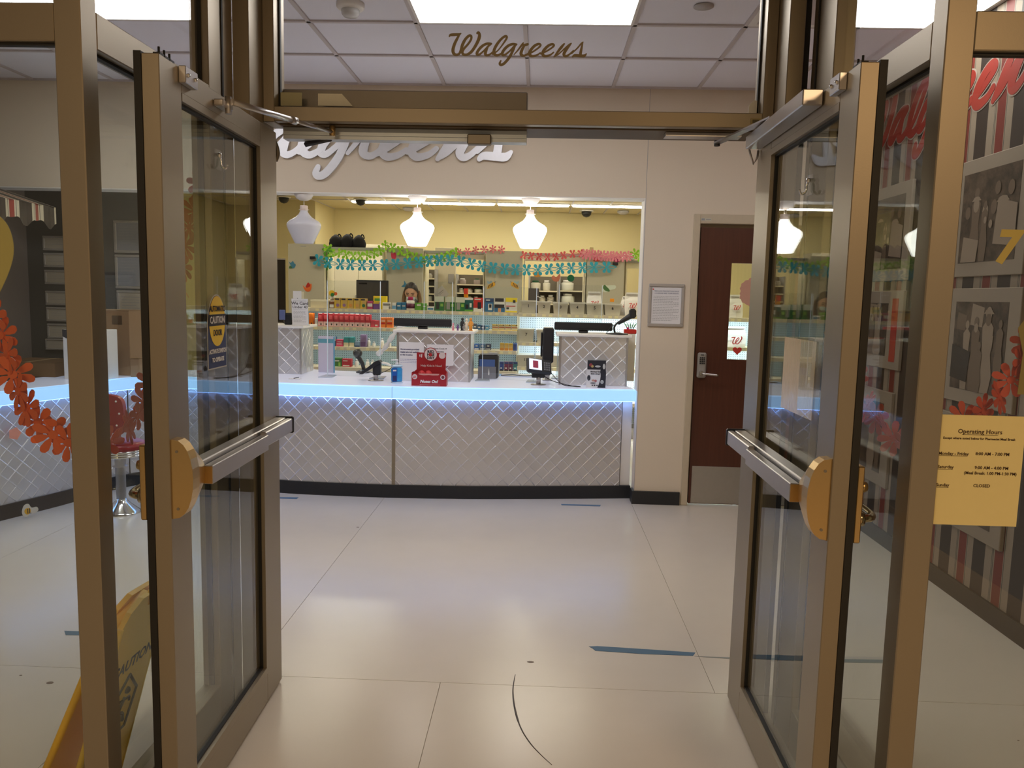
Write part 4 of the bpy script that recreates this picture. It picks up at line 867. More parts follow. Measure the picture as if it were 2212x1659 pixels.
def gondola(x0, x1, levels, peg, lab, led, ledm):
    t = thing('shelf_unit', lab, 'shelf', ((x0+x1)/2, YS, 0)); cx = (x0+x1)/2; w_ = (x1-x0)/2
    b = MB(); b.box(-w_, w_, .32, .35, .0, levels[0]-.02); part('pegboard', b, peg, t)
    b = MB(); b.box(-w_, w_, .0, .32, 0, .12); part('plinth', b, SHELFG, t)
    for s in (-1, 1):
        b = MB(); b.box(s*w_-.012*(s > 0), s*w_+.012*(s < 0), .30, .32, .12, levels[0]-.02); part('upright', b, SHELFW, t)
    for k, z in enumerate(levels+[.40]):
        b = MB(); b.box(-w_+.002, w_-.002, .004, .319, z-.018, z-.001); part('shelf', b, SHELFW, t)
        b = MB(); b.box(-w_+.002, w_-.002, -.004, .003, z-.04, z-.001); pr = part('price_rail', b, mat('price_rail', (216, 208, 190), .4), t)
        if k < 3:
            tg = MB(); x = -w_+.05
            while x < w_-.08:
                tg.box(x, x+.04, -.0052, -.0042, z-.034, z-.008); x += random.uniform(.06, .12)
            o = part('price_tag', tg, mat('price_tag', (238, 230, 190), .6), pr); o['kind'] = 'stuff'
            d = MB(); d.box(-w_+.04, w_-.04, .012, .034, z-.030, z-.019); part('led_tube', d, ledm if k else led, t)
    return t
gondola(-2.75, XSPLIT-.003, [1.375, 1.173, .951, .723], PEGB, 'long low medicine shelf unit with blue-grey pegboard behind the counter', LEDW, LEDW)
gondola(XSPLIT+.003, 2.70, [1.37, 1.052, .78], PEGW, 'low shelf unit with bright white pegboard holding numbered bins', LED, LED)
def px_box(name, label, cat, x0, x1, ytop, zb, cols, art=None, group=None, y=None, d=.07, txt=None, rz=0):
    y = y if y is not None else YS+.03; A, B_ = onY(x0, ytop, y), onY(x1, ytop, y); w_ = (B_.x-A.x)/2*.97; h = A.z-zb
    t = thing(name, label, cat, ((A.x+B_.x)/2, y, zb), rz, group)
    b = MB(); b.bev(-w_, w_, 0, d, 0, h-.0012, .002); part('body', b, plain(*cols[0]) if isinstance(cols[0], tuple) else cols[0], t)
    b = MB(); b.box(-w_*.98, w_*.98, .002, d*.98, h-.0012, h); part('flap', b, plain(*cols[0]) if isinstance(cols[0], tuple) else cols[0], t)
    e = -.0008
    for (a0, a1, c0, c1, ci) in (art or []):
        b = MB(); b.box(-w_+2*w_*a0, -w_+2*w_*a1, e, 0, h*c0, h*c1); part('print', b, plain(*cols[ci]), t); e -= .0006
    if txt:
        s, sz, zz, col = txt; letter(t, s, sz, (0, e-.0006, h*zz), col)
    return t
Z1, Z2, Z3, Z4 = 1.375, 1.173, .951, .723
# top shelf, left to right
CW = ('c_cream', (222, 212, 180)); YEL = ('c_yellow', (222, 184, 60)); GLD = ('c_gold', (206, 172, 96)); WHT = ('c_white', (226, 226, 222)); BLK = ('c_black', (34, 34, 42)); NVY = ('c_navy', (34, 66, 110))
px_box('storage_bin', 'long cream plastic bin with lid at the left end of the top medicine shelf', 'bin', 670, 711, 647, Z1, [CW, ('c_lid', (236, 230, 206))], [(0, 1, .8, 1, 1)], d=.2)
b0 = px_box('pill_bottle', 'small brown bottle at the left of the tan boxes on the top shelf', 'bottle', 712, 721, 651, Z1, [('c_brown', (124, 72, 36)), WHT], [(0, 1, .1, .55, 1)])
for k, c in enumerate([('c_purple', (150, 112, 160)), ('c_purple', (150, 112, 160)), ('c_orange', (216, 150, 70)), ('c_orange2', (222, 164, 92)), ('c_green', (40, 110, 70))]):
    nm = ['first', 'second', 'third', 'fourth', 'fifth'][k]
    t = px_box('vitamin_box', f'tan medicine box with a coloured dot, {nm} of five on the top shelf', 'box', 722+k*14, 735.5+k*14, 643+k*.4, Z1, [GLD, YEL, BLK, c], [(0, .32, 0, 1, 1), (.1, .78, .80, .94, 2)], group='tan boxes on the top shelf')
    b = MB(); b.lathe([(.018, -.0035), (.018, -.0015)], (.004, 0, .036), 14, ax=1); part('dot', b, plain(*c), t)
px_box('medicine_box', 'small magenta and white box right of the tan boxes on the top shelf', 'box', 793, 805, 650, Z1, [('c_magenta', (180, 60, 110)), WHT], [(.05, .95, .3, .7, 1)])
px_box('medicine_box', 'purple box in front of the bright yellow box on the top shelf', 'box', 806, 819, 653, Z1, [('c_purple2', (110, 70, 140)), YEL], [(0, 1, .8, 1, 1)])
px_box('medicine_box', 'large bright yellow box with a green oval standing on the top shelf', 'box', 806, 835, 639, Z1, [('c_lemon', (238, 214, 40)), ('c_leaf', (80, 160, 60))], [(.1, .6, .62, .82, 1)], y=YS+.11)
px_box('shelf_sign', 'white shelf card with grey print beside the purple box on the top shelf', 'sign', 826, 845, 653, Z1, [WHT, ('c_grey', (130, 128, 124))], [(.08, .92, .55, .85, 1), (.75, .95, .1, .45, 1)], d=.01)
px_box('medicine_box', 'small white and pale blue box on the top shelf left of the two blue boxes', 'box', 847, 856, 654, Z1, [WHT, ('c_sky', (110, 160, 200))], [(0, 1, .1, .6, 1)])
for k in (0, 1): px_box('medicine_box', f'bright blue box, {["left","right"][k]} one of the pair on the top shelf', 'box', 857+k*10.5, 867+k*10.5, 653, Z1, [('c_blue', (50, 116, 160)), WHT], [(.1, .8, .45, .6, 1)], group='pair of blue boxes on the top shelf')
def bottle(name, label, px, ybot_z, r, h, cap_h, body, cap, y=None, lab=None, group=None, px_y=640, cat='bottle'):
    y = y or YS+.07; p = onY(px, px_y, y); t = thing(name, label, cat, (p.x, y, ybot_z), 0, group)
    b = MB(); b.lathe([(r*.9, 0), (r, .004), (r, h*.62), (r*.95, h*.7), (r*.5, h-cap_h-.003), (r*.5, h-cap_h)], n=18); part('body', b, body, t)
    b = MB(); b.lathe([(r*.62, h-cap_h), (r*.62, h-.002), (r*.55, h)], n=16); part('cap', b, cap, t)
    if lab: b = MB(); b.lathe([(r+.0006, h*.12), (r+.0006, h*.5)], n=18); part('label', b, lab, t)
    return t
bottle('antacid_bottle', 'white bottle with magenta cap and dark label standing below the pharmacist', 887, Z1, .046, .145, .036, WHITE, plain('cap_magenta', (170, 30, 90)), lab=plain('label_plum', (90, 30, 60)), y=YS+.05)
px_box('medicine_box', 'wide green box right of the magenta capped bottle', 'box', 896, 911, 654, Z1, [('c_green2', (96, 160, 60)), WHT], [(.3, .9, .6, .8, 1)]); px_box('medicine_box', 'narrow green box right of the wide green one', 'box', 912, 921, 655, Z1, [('c_green2', (96, 160, 60)), WHT], [(.2, .8, .5, .6, 1)])
px_box('medicine_box', 'low white box with blue lettering right of the green boxes', 'box', 922, 938, 662, Z1, [WHT, ('c_blue', (50, 116, 160))], [(.1, .9, .2, .6, 1)])
for k, x in enumerate((939, 962, 984)):
    nm = ['leftmost', 'middle', 'rightmost'][k]
    px_box('meter_box', f'green and white glucose meter box, {nm} of three on the top shelf', 'box', x, x+20.5, 640+k, Z1, [('c_green3', (44, 120, 60)), ('c_pale', (206, 212, 196)), (['c_dark', 'c_silver', 'c_silver'][k], [(40, 48, 44), (150, 154, 150), (180, 184, 176)][k]), ('c_lime', (140, 190, 80))], [(0, 1, .62, 1, 1), (.12, .5, .1, .6, 2), (.62, .9, .3, .5, 3)], group='green meter boxes on the top shelf')
px_box('glue_bottle', 'orange bottle with red cap standing behind the meter boxes', 'bottle', 1002, 1011, 623, Z1, [('c_orange3', (236, 150, 20)), ('c_red2', (216, 60, 40)), BLK], [(0, 1, .75, 1, 1), (.15, .85, .25, .4, 2)], y=YS+.16, d=.04)
px_box('meter_box', 'green and teal meter box on the top shelf', 'box', 1004, 1022, 643, Z1, [('c_teal2', (30, 90, 90)), WHT, ('c_green2', (96, 160, 60)), BLK], [(0, 1, .84, 1, 1), (0, 1, 0, .12, 2), (.15, .45, .2, .5, 3), (.6, .85, .3, .6, 1)])
px_box('meter_box', 'red and white meter box with a dark oval device on the top shelf', 'box', 1023, 1043, 643, Z1, [('c_red', (200, 50, 46)), WHT, BLK], [(0, 1, 0, .26, 1), (.45, .85, .2, .68, 2), (.1, .8, .85, .92, 1)])
px_box('meter_box', 'navy blue meter box with a round screen on the top shelf', 'box', 1047, 1066.5, 644, Z1, [NVY, ('c_blue4', (40, 110, 160)), WHT, BLK], [(0, 1, 0, .7, 1), (.4, .85, .12, .6, 2), (.5, .78, .3, .55, 3), (.15, .6, .82, .9, 2)])
px_box('meter_box', 'black, white and blue meter box on the top shelf', 'box', 1068, 1091, 644, Z1, [WHT, BLK, ('c_blue4', (40, 110, 160)), ('c_skin', (214, 160, 120))], [(.05, .9, .75, 1, 1), (0, 1, 0, .35, 2), (0, .95, .3, .55, 1), (.35, .65, 0, .28, 3)])
px_box('meter_box', 'yellow and white meter box with a butterfly on the top shelf', 'box', 1092, 1118, 643, Z1, [WHT, ('c_lemon', (238, 214, 40)), ('c_red', (200, 50, 46)), BLK], [(0, 1, .72, 1, 1), (0, 1, 0, .1, 1), (.05, .85, .4, .45, 2), (.62, .85, .66, .84, 3), (.08, .3, .22, .34, 3)])
# second shelf
px_box('medicine_box', 'tall orange box at the left end of the second shelf', 'box', 667, 676, 676, Z2, [('c_orange4', (224, 120, 30)), BLK], [(.5, .8, .05, .25, 1)])
px_box('pill_bottle', 'small white bottle left of the row of red boxes', 'bottle', 680, 686, 687, Z2, [WHT], None, d=.03)
for k in range(10):
    t = px_box('red_medicine_box', 'red and white medicine box, ' + ['first', 'second', 'third', 'fourth', 'fifth', 'sixth', 'seventh', 'eighth', 'ninth', 'tenth'][k] + ' from the left in the red row', 'box', 687+k*11.35, 698+k*11.35, 676.5+k*.35, Z2, [('c_red5', (196, 46, 62)), ('c_pink5', (222, 190, 190)), ('c_red6', (226, 96, 104)), BLK], [(0, 1, .03, .36, 1), (.1, .7, .55, .85, 2), (.45, .7, .08, .22, 3)], group='row of red boxes on the second shelf')
    b = MB(); b.box(-.018, .018, -.004, .0, .139, .146); part('hang_tab', b, WHITE, t)
px_box('medicine_pack', 'pink and red soft pack, left one right of the red boxes', 'box', 801, 809, 691, Z2, [('c_pink6', (206, 70, 90))], None); px_box('medicine_pack', 'pink and red soft pack, right one beside the orange boxes', 'box', 809.5, 818, 692, Z2, [('c_pink7', (214, 80, 96)), WHT], [(.1, .7, .2, .4, 1)])
for k in (0, 1): px_box('orange_medicine_box', f'orange box, {["left","right"][k]} one of the pair on the second shelf', 'box', 822+k*12.5, 833+k*15.5, 686, Z2, [('c_orange5', (226, 128, 60)), ('c_red', (200, 50, 46)), WHT], [(.1, .9, .35, .5, 1), (.2, .9, .62, .7, 2)], group='orange boxes on the second shelf')
for k, x in enumerate((1022, 1031, 1039, 1048)): px_box('blue_medicine_box', 'small blue and grey box on the second shelf, ' + ['first', 'second', 'third', 'fourth'][k] + ' from the left', 'box', x, x+8, [699, 701, 703, 703][k], Z2, [('c_bg%d' % k, [(90, 104, 124), (60, 100, 140), (44, 66, 104), (80, 140, 180)][k]), WHT], [(.2, .8, .4, .6, 1)], group='small blue boxes on the second shelf')
for k in range(4): px_box('test_strip_box', 'yellow and cream box with a red line on the second shelf, ' + ['first', 'second', 'third', 'fourth'][k] + ' from the left', 'box', 1063+k*14, 1076.4+k*14, 700.5+k*.3, Z2, [('c_cream8', (214, 200, 160)), ('c_yel8', (214, 176, 60)), ('c_red8', (170, 70, 50)), BLK], [(0, 1, .82, 1, 1), (0, 1, 0, .12, 1), (0, 1, .45, .55, 2), (.7, .85, .8, .95, 3)], group='yellow test boxes on the second shelf')
# third shelf
px_box('medicine_box', 'blue box with two small black and white windows on the third shelf', 'box', 712, 725, 727, Z3, [('c_blue9', (40, 96, 140)), WHT, BLK], [(0, .48, .55, 1, 1), (.52, 1, .55, 1, 1), (.15, .35, .62, .85, 2), (.65, .85, .62, .85, 2)])
px_box('medicine_box', 'wide pink and red box on the third shelf', 'box', 725.5, 741, 733, Z3, [('c_pk', (214, 70, 110)), WHT], [(.1, .8, .3, .4, 1), (.2, .9, .6, .7, 1)])
for k in (0, 1): px_box('teal_medicine_box', f'teal and cream box, {["left","right"][k]} one of the pair on the third shelf', 'box', 742+k*12, 753+k*12, 728, Z3, [('c_teal9', (60, 150, 156)), CW], [(0, 1, 0, .42, 1)], group='teal boxes on the third shelf')
px_box('medicine_box', 'low pale blue pack on the third shelf', 'box', 766, 777, 738, Z3, [('c_pb', (130, 160, 190)), NVY], [(0, 1, 0, .25, 1)]); px_box('medicine_box', 'tall purple box on the third shelf', 'box', 778, 791, 723, Z3, [('c_pur', (140, 116, 160)), ('c_pur2', (100, 70, 120))], [(.1, .9, .05, .4, 1)])
for k, x in enumerate((797, 808, 826, 842)): bottle('pill_bottle', 'small white bottle on the third shelf, ' + ['first', 'second', 'third', 'fourth'][k] + ' from the left', x, Z3, .018, [.095, .06, .1, .07][k], .018, WHITE, plain('cap_grey', (200, 200, 204)), group='white bottles on the third shelf', px_y=740)
for k in range(3): px_box('blue_medicine_box', 'blue box on the third shelf by the grey receipt printer, ' + ['left', 'middle', 'right'][k] + ' one', 'box', 1024+k*12.5, 1035.5+k*12.5, 743, Z3, [('c_bl%d' % k, [(60, 100, 170), (80, 110, 150), (50, 60, 90)][k]), WHT], [(.1, .9, .1, .25, 1), (.3, .7, .6, .75, 1)], group='blue boxes above the receipt printer')
for k in range(3): px_box('tan_medicine_box', 'tan box on the third shelf, ' + ['left', 'middle', 'right'][k] + ' of three', 'box', 1080+k*9.6, 1088.8+k*9.6, 741+k*.5, Z3, [GLD, ('c_yel8', (214, 176, 60)), ('c_or8', (206, 140, 60))], [(0, 1, .8, 1, 1), (0, 1, 0, .35, 2)], group='tan boxes on the third shelf')
px_box('medicine_box', 'navy box at the right end of the third shelf', 'box', 1108.5, 1117, 741, Z3, [('c_nv9', (40, 60, 120)), ('c_b99', (90, 120, 180))], [(0, 1, .85, 1, 1)])
# bottom visible shelf
px_box('medicine_box', 'green box with a bottle picture on the lowest visible shelf', 'box', 721, 738, 773, Z4, [('c_gr', (60, 120, 60)), WHT, ('c_lime', (140, 190, 80))], [(.1, .7, .6, .75, 1), (.6, .85, .1, .5, 2)]); px_box('medicine_box', 'red box on the lowest visible shelf', 'box', 738.5, 759, 775, Z4, [('c_rd', (186, 40, 60)), WHT], [(.1, .6, .7, .8, 1), (.1, .8, .1, .2, 1)])
for k, x in enumerate((771, 794, 805)): bottle('pill_bottle', 'small white bottle on the lowest visible shelf, ' + ['left', 'middle', 'right'][k] + ' one', x, Z4, .02, .085, .02, WHITE, plain('cap_grey', (200, 200, 204)), group='white bottles on the lowest shelf', px_y=785)
for k, (a, c) in enumerate(((1079, (40, 70, 150)), (1089.5, (120, 50, 90)), (1099, (110, 46, 84)), (1109, (60, 120, 130)))): px_box('supplement_box', 'dark coloured box on the lowest visible shelf, ' + ['first', 'second', 'third', 'fourth'][k] + ' from the left', 'box', a, a+9, 782, Z4, [('c_s%d' % k, c), ('c_nv9', (40, 60, 120)), WHT, BLK], [(0, 1, .8, 1, 1), (.25, .6, .25, .4, 2), (0, 1, 0, .15, 3)], group='dark supplement boxes on the lowest shelf')
# numbered bins
TUB = mat('tub_grey', (205, 202, 192), .5)
def tub(x0, x1, ytop, zb, num, lab):
    y = YS+.02; A, B_ = onY(x0, ytop, y), onY(x1, ytop, y); w_ = (B_.x-A.x)/2; h = A.z-zb; t = thing('numbered_bin', lab, 'bin', ((A.x+B_.x)/2, y, zb), 0, 'numbered plastic bins')
    b = MB(); f = .86; d = .26
    vs = [(-w_*f, .02, 0), (w_*f, .02, 0), (w_*f, d-.02, 0), (-w_*f, d-.02, 0), (-w_, 0, h), (w_, 0, h), (w_, d, h), (-w_, d, h)]
    i = .006; vi = [(x+(i if x < 0 else -i), yy+(i if yy < .1 else -i), z+(i if z == 0 else 0)) for x, yy, z in vs]
    b.add(vs+vi, [(3, 2, 1, 0), (0, 1, 5, 4), (1, 2, 6, 5), (2, 3, 7, 6), (3, 0, 4, 7), (8, 9, 10, 11), (12, 13, 9, 8), (13, 14, 10, 9), (14, 15, 11, 10), (15, 12, 8, 11), (4, 5, 13, 12), (5, 6, 14, 13), (6, 7, 15, 14), (7, 4, 12, 15)]); part('tub', b, TUB, t)
    b = MB()
    for a in ((-w_-.004, w_+.004, -.006, .004), (-w_-.004, w_+.004, d-.004, d+.006)): b.box(a[0], a[1], a[2], a[3], h-.012, h+.002)
    for s in (-1, 1): b.box(s*w_-.004, s*w_+.004, .004, d-.004, h-.012, h+.002)
    part('rim', b, TUB, t)
    if num: letter(t, num, .045, (0, .004, h*.48), INK, name='number', bold=.0008)
    return t
for k, (a, c, yt) in enumerate(((1125, 1159, 649), (1161, 1190, 651), (1195, 1228, 653), (1231, 1264, 653), (1267, 1303, 655), (1306, 1342, 656))): tub(a, c, yt, 1.37, str(k+1), 'grey plastic bin marked ' + ['one, leftmost', 'two, second', 'three, third', 'four, fourth', 'five, fifth', 'six, sixth'][k] + ' in the row on top of the shelf')
tub(1120, 1154, 710.5, 1.052, '7', 'grey plastic bin marked seven, left one on the middle shelf'); tub(1159, 1193, 712, 1.052, '8', 'grey plastic bin marked eight, right one on the middle shelf')
tub(1118, 1153, 766.5, .78, '13', 'grey plastic bin marked thirteen, left one on the lower shelf'); tub(1156, 1187, 767, .78, '14', 'grey plastic bin in the middle of the lower shelf'); tub(1188, 1222, 768, .78, '', 'unnumbered bin partly behind the right console on the lower shelf')
# pharmacy bags with a red script w
def bag(px0, px1, yt, zb, y, lab, rz=0, lean=0):
    A, B_ = onY(px0, yt, y), onY(px1, yt, y); w_ = (B_.x-A.x)/2; h = A.z-zb; t = thing('paper_bag', lab, 'bag', ((A.x+B_.x)/2, y, zb), rz)
    t.rotation_euler = (0, lean, rz); n = 6; b = MB(); vs = []
    for j in range(n+1):
        f = j/n; wd = w_*(1+.12*math.sin(PI*f)-.1*f); dp = .05*(1-f)**.7+.004
        for (sx, sy) in ((-1, -1), (0, -1.15), (1, -1), (1, 1), (0, 1.1), (-1, 1)): vs.append((sx*wd+random.uniform(-.003, .003), .05+sy*dp+random.uniform(-.003, .003), h*f))
    fs = [(j*6+i, j*6+(i+1) % 6, (j+1)*6+(i+1) % 6, (j+1)*6+i) for j in range(n) for i in range(6)] + [tuple(range(6))[::-1], tuple(range(n*6, n*6+6))]
    b.add(vs, fs); part('bag', b, plain('bag_white', (236, 234, 232)), t)
    mb = script_letter('W', .00017*(w_/.07)*.95, 4, 0, .001); mb.xf(Matrix.Translation((-.045*(w_/.07), -.016, h*.62))); link('logo', mb, REDINK, t)
    b = lines(-w_*.6, w_*.6, h*.36, 3, .012, .003); b.xf(Matrix.Translation((0, -.02, 0))); part('print', b, GREYINK, t)['kind'] = 'stuff'
    b = MB(); b.box(-w_*.9, w_*.9, .02, .04, h-.016, h+.003); part('folded_top', b, plain('bag_fold', (220, 218, 216)), t)
bag(1270, 1299, 630, 1.40, YS+.06, 'white pharmacy bag with a red script w in bin five')
bag(1352, 1382, 632, 1.37, YS+.02, 'tall white bag with a red script w at the right end of the top shelf')
bag(1338, 1354, 640, 1.37, YS+.12, 'white paper bag leaning behind the tall one on the top shelf', lean=.2)
bag(1578, 1606, 637, 1.372, YS+.04, 'white pharmacy bag with a red script w seen through the wooden door window')
bag(1570, 1612, 706, 1.054, YS+.05, 'big white bag on the middle shelf seen through the wooden door window')
q = onY(1170, 645, YS+.1); t = thing('folded_leaflet', 'white printed leaflet lying open across bins 2 and 3', 'paper', (q.x, q.y, 1.505)); b = MB(); b.add([(-.05, 0, .05), (.02, 0, .03), (.16, 0, -.0), (.14, .09, 0), (.02, .09, .03), (-.05, .09, .055)], [(0, 1, 4, 5), (1, 2, 3, 4)]); b.add([(-.05, 0, .047), (.02, 0, .027), (.16, 0, -.003), (.14, .09, -.003), (.02, .09, .027), (-.05, .09, .052)], [(5, 4, 1, 0), (4, 3, 2, 1)]); part('sheet', b, PAPER, t, world=False)
px_box('medicine_box', 'small orange box standing on the rim of bin 6', 'box', 1318, 1327, 645, 1.515, [('c_orange3', (236, 150, 20))], None, y=YS+.12, d=.03)
# plush duck with flower on the top shelf
p = onY(721, 650, YS+.12); t = thing('plush_duck', 'small white toy duck with yellow and green flower on the top shelf', 'toy', (p.x, YS+.12, Z1))
b = MB(); b.sph((.0, 0, .055), .05, 12, sc=(1, .8, 1)); b.sph((-.01, -.01, .115), .034, 12); part('body', b, WHITE, t)
b = MB(); b.sph((-.03, -.02, .108), .012, 8, sc=(1.6, .8, .5)); part('beak', b, plain('beak_orange', (240, 170, 30)), t)
b = MB(); b.lathe([(.034, -.04), (.034, -.034)], (-.012, 0, .165), 12, ax=1); part('flower', b, plain('toy_yellow', (244, 196, 40)), t); b = MB(); b.lathe([(.02, -.046), (.02, -.041)], (-.004, 0, .148), 12, ax=1); part('leaf', b, plain('toy_green', (40, 120, 60)), t)
b = MB(); b.lathe([(.02, -.04), (.02, -.034)], (.03, 0, .16), 10, ax=1); part('flower', b, plain('toy_orange', (226, 100, 40)), t)

# ------------------------------------------------------------------ tall grey cabinets and the bays beyond
def px_panel(x0, x1, yt, y, zb, d, m, name, lab, cat):
    A, B_ = onY(x0, yt, y), onY(x1, yt, y); t = thing(name, lab, cat, ((A.x+B_.x)/2, y, zb)); w_ = (B_.x-A.x)/2; h = A.z-zb
    b = MB(); b.bev(-w_, w_, 0, .02, 0, h, .003); part('end_panel', b, m, t); b = MB(); b.box(-w_+.005, w_-.005, .0201, d, 0, h-.004); part('carcass', b, SHELFW, t)
    b = MB(); b.box(-w_*.3, w_*.0, -.0012, 0, h-.035, h-.028); part('label', b, GREYINK, t); return t, w_, h
YC = 9.9
nm = ['leftmost, with red bird and blue bird cutouts', 'second from left, behind the pharmacist', 'third from left, with two bee cutouts', 'rightmost, behind bins 5 and 6']
cabs = []
for k, (a, c, yt) in enumerate(((622, 700, 526), (835, 914, 535), (1050, 1129, 541), (1269, 1350, 556))):
    cabs.append(px_panel(a, c, yt, YC, 0, .35, GREYPANEL, 'tall_cabinet', 'plain grey tall cabinet end, ' + nm[k], 'cabinet'))
# light valance and shelves between the cabinets
def bay(x0, x1, yt, lab, k):
    A, B_ = onY(x0, yt, YC+.1), onY(x1, yt, YC+.1); t = thing('bay_canopy', lab, 'shelf', ((A.x+B_.x)/2, YC+.1, 0)); w_ = (B_.x-A.x)/2-.012; z = A.z
    b = MB(); b.box(-w_, w_, 0, .3, z-.03, z); part('top_board', b, SHELFG, t)
    b = MB(); b.box(-w_, w_, .02, .05, z-.10, z-.03); part('valance', b, SHELFW, t)
    b = MB(); b.box(-w_+.02, w_-.02, .06, .10, z-.075, z-.05); part('tube', b, mat('bay_tube', (1, 1, .9), .5, emis=(1, .95, .75), es=4), t)
    for s in (-1, 1): b = MB(); b.box(s*(w_-.008)-.008, s*(w_-.008)+.008, 0, .3, 0, z-.03); part('side_board', b, SHELFW, t)
    return t, w_, z
bay(704, 831, 533, 'white shelf canopy with a light tube carrying the black bags', 0); bay(915, 1049, 541, 'white shelf canopy with a light tube between the second and third cabinets', 1); bay(1130, 1268, 546, 'white shelf canopy between the third and fourth cabinets', 2); bay(1351, 1420, 562, 'cream shelf canopy at the right end behind the jamb', 3)
YR = 12.2
def rack(x0, x1, y0, y1, n, cols, lab, grp, back=True, y=YR, sizes=(.05, .10), seed=0, dens=1.25):
    rnd = random.Random(seed); A, B_ = onY(x0, y1, y), onY(x1, y0, y); w_ = (B_.x-A.x)/2; zt, zb = B_.z, A.z
    t = thing('stock_rack', lab, 'shelf', ((A.x+B_.x)/2, y, 0)); dz = (zt-zb)/n
    for s in (-1, 1): b = MB(); b.box(s*w_-.01, s*w_+.01, .0, .3, 0, zt+.02); part('upright', b, SHELFG, t)
    if back: b = MB(); b.box(-w_+.012, w_-.012, .29, .30, 0, zt+.02); part('back_board', b, mat('rack_back', (120, 112, 98), .8), t)
    for k in range(n):
        z = zb+dz*k; b = MB(); b.box(-w_+.011, w_-.011, .01, .288, z-.02, z-.001); part('shelf', b, SHELFW, t)
        x = -w_+.02; cnt = 0
        while True:
            r = rnd.uniform(*sizes)*.5; h = rnd.uniform(dz*.45, dz*.85); c = rnd.choice(cols)
            if x+2*r > w_-.015: break
            if rnd.random() < .9:
                o = thing('stock_bottle', None, 'bottle', (t.location.x+x+r, y+.14, z), 0, grp)
                cnt = cnt+1; o['label'] = ['first', 'second', 'third', 'fourth', 'fifth', 'sixth', 'seventh', 'eighth', 'ninth'][min(cnt, 9)-1] + ' container on the ' + ['lowest', 'second', 'third', 'top'][k] + ' shelf, ' + grp
                b = MB(); b.lathe([(r*.95, 0), (r, h*.1), (r, h*.72), (r*.6, h*.8)], n=10); part('body', b, c, o); b = MB(); b.lathe([(r*.66, h*.8), (r*.66, h)], n=10); part('cap', b, rnd.choice([WHITE, plain('cap_green', (40, 90, 60)), WHITE]), o)
            x += r*2*dens
    return t
WB, WB2, WB3 = plain('bottle_white', (226, 224, 212)), plain('bottle_offwhite', (206, 200, 184)), plain('bottle_clear', (180, 184, 178))
PR, PR2, PG = plain('pack_red', (170, 50, 56)), plain('pack_grey', (150, 136, 130)), plain('pack_green', (90, 130, 90))
rack(703, 752, 588, 648, 4, [WB, WB2, WB3, WB], 'rack of small white stock bottles beyond the shelf, left of the black screen', 'rack left of the black screen', seed=1)
rack(915, 940, 584, 650, 4, [WB, WB2, PR, WB3], 'narrow rack of white stock bottles right of the pharmacist', 'narrow rack right of the pharmacist', seed=2)
rack(985, 1047, 596, 650, 3, [PR, PR2, PR2, PG, WB2], 'rack of red and grey packs left of the bee cabinet', 'rack left of the bee cabinet', seed=3, sizes=(.07, .14))
rack(1142, 1206, 600, 655, 2, [WB, WB2, WB3], 'rack of white bottles right of the bee cabinet', 'rack right of the bee cabinet', seed=4, sizes=(.09, .16), y=11.6)
rack(1208, 1266, 600, 655, 2, [WB, WB], 'rack of big white bottles left of the rightmost cabinet', 'rack left of the rightmost cabinet', seed=5, sizes=(.16, .24), y=11.6)
def pxthing(name, lab, cat, x0, x1, y0, y1, y, m, d=.05, parts=(), rz=0):
    A, B_ = onY(x0, y1, y), onY(x1, y0, y); w_, h = (B_.x-A.x)/2, B_.z-A.z; t = thing(name, lab, cat, ((A.x+B_.x)/2, y, A.z), rz)
    b = MB(); b.bev(-w_, w_, 0, d, 0, h, .004); part('body', b, m, t)
    for (nm_, a0, a1, c0, c1, mm) in parts: b = MB(); b.bev(-w_+2*w_*a0, -w_+2*w_*a1, -.006, 0, h*c0, h*c1, .001); part(nm_, b, mm, t)
    return t
t = thing('storage_cupboard', 'pair of pale cupboard doors behind the black screen', 'cabinet', (-2.49, 11.4, 0))
for s, x in enumerate((-.36, -.005, .35)): b = MB(); b.bev(x, x+.35, 0, .02, .05, 2.25, .004); dr = part('door', b, mat('cupboard_pale', (222, 214, 190), .6), t); b = MB(); b.bev(x+.31, x+.325, -.02, 0, 1.4, 1.52, .002); part('handle', b, SILVER, dr)
b = MB(); b.box(-.36, .70, .0205, .4, 0, 2.26); part('carcass', b, SHELFW, t)
t.location = (onY(800, 600, 11.4).x-.17, 11.4, 0)
def on_stand(t, w_=.12):
    z = t.location.z; b = MB(); b.box(-.03, .03, .02, .05, -(z-.92), 0); b.box(-w_, w_, -.05, .12, -(z-.905), -(z-.92)); part('stand', b, BLKP, t)
t = pxthing('monitor', 'dark screen on the work desk behind the tan boxes', 'monitor', 769.5, 838, 606, 652, 9.22, BLKP, .06, [('screen', .04, .96, .12, .90, mat('screen_dark', (58, 54, 52), .25)), ('reflection_panel', .08, .35, .80, .88, mat('screen_grey', (150, 146, 140), .3))]); on_stand(t)
t = thing('work_desk', 'white work desk behind the low shelf units', 'desk', (-.6, 8.97, 0)); b = MB(); b.bev(-2.1, 2.1, 0, .53, .87, .905, .004); part('desk_top', b, WHITE, t)
for x in (-2.05, -.7, .7, 2.05): b = MB(); b.box(x-.02, x+.02, .03, .5, 0, .87); part('support_panel', b, SHELFG, t)
t = thing('far_partition', 'pale partition board between the two racks right of the pharmacist', 'partition', (onY(962, 600, 12.6).x, 12.6, 0)); b = MB(); b.bev(-.17, .17, 0, .05, 0, 2.3, .004); part('board', b, mat('cupboard_pale', (222, 214, 190), .6), t); b = MB(); b.box(-.172, .172, -.006, 0, .02, .12); part('plinth', b, SHELFG, t)
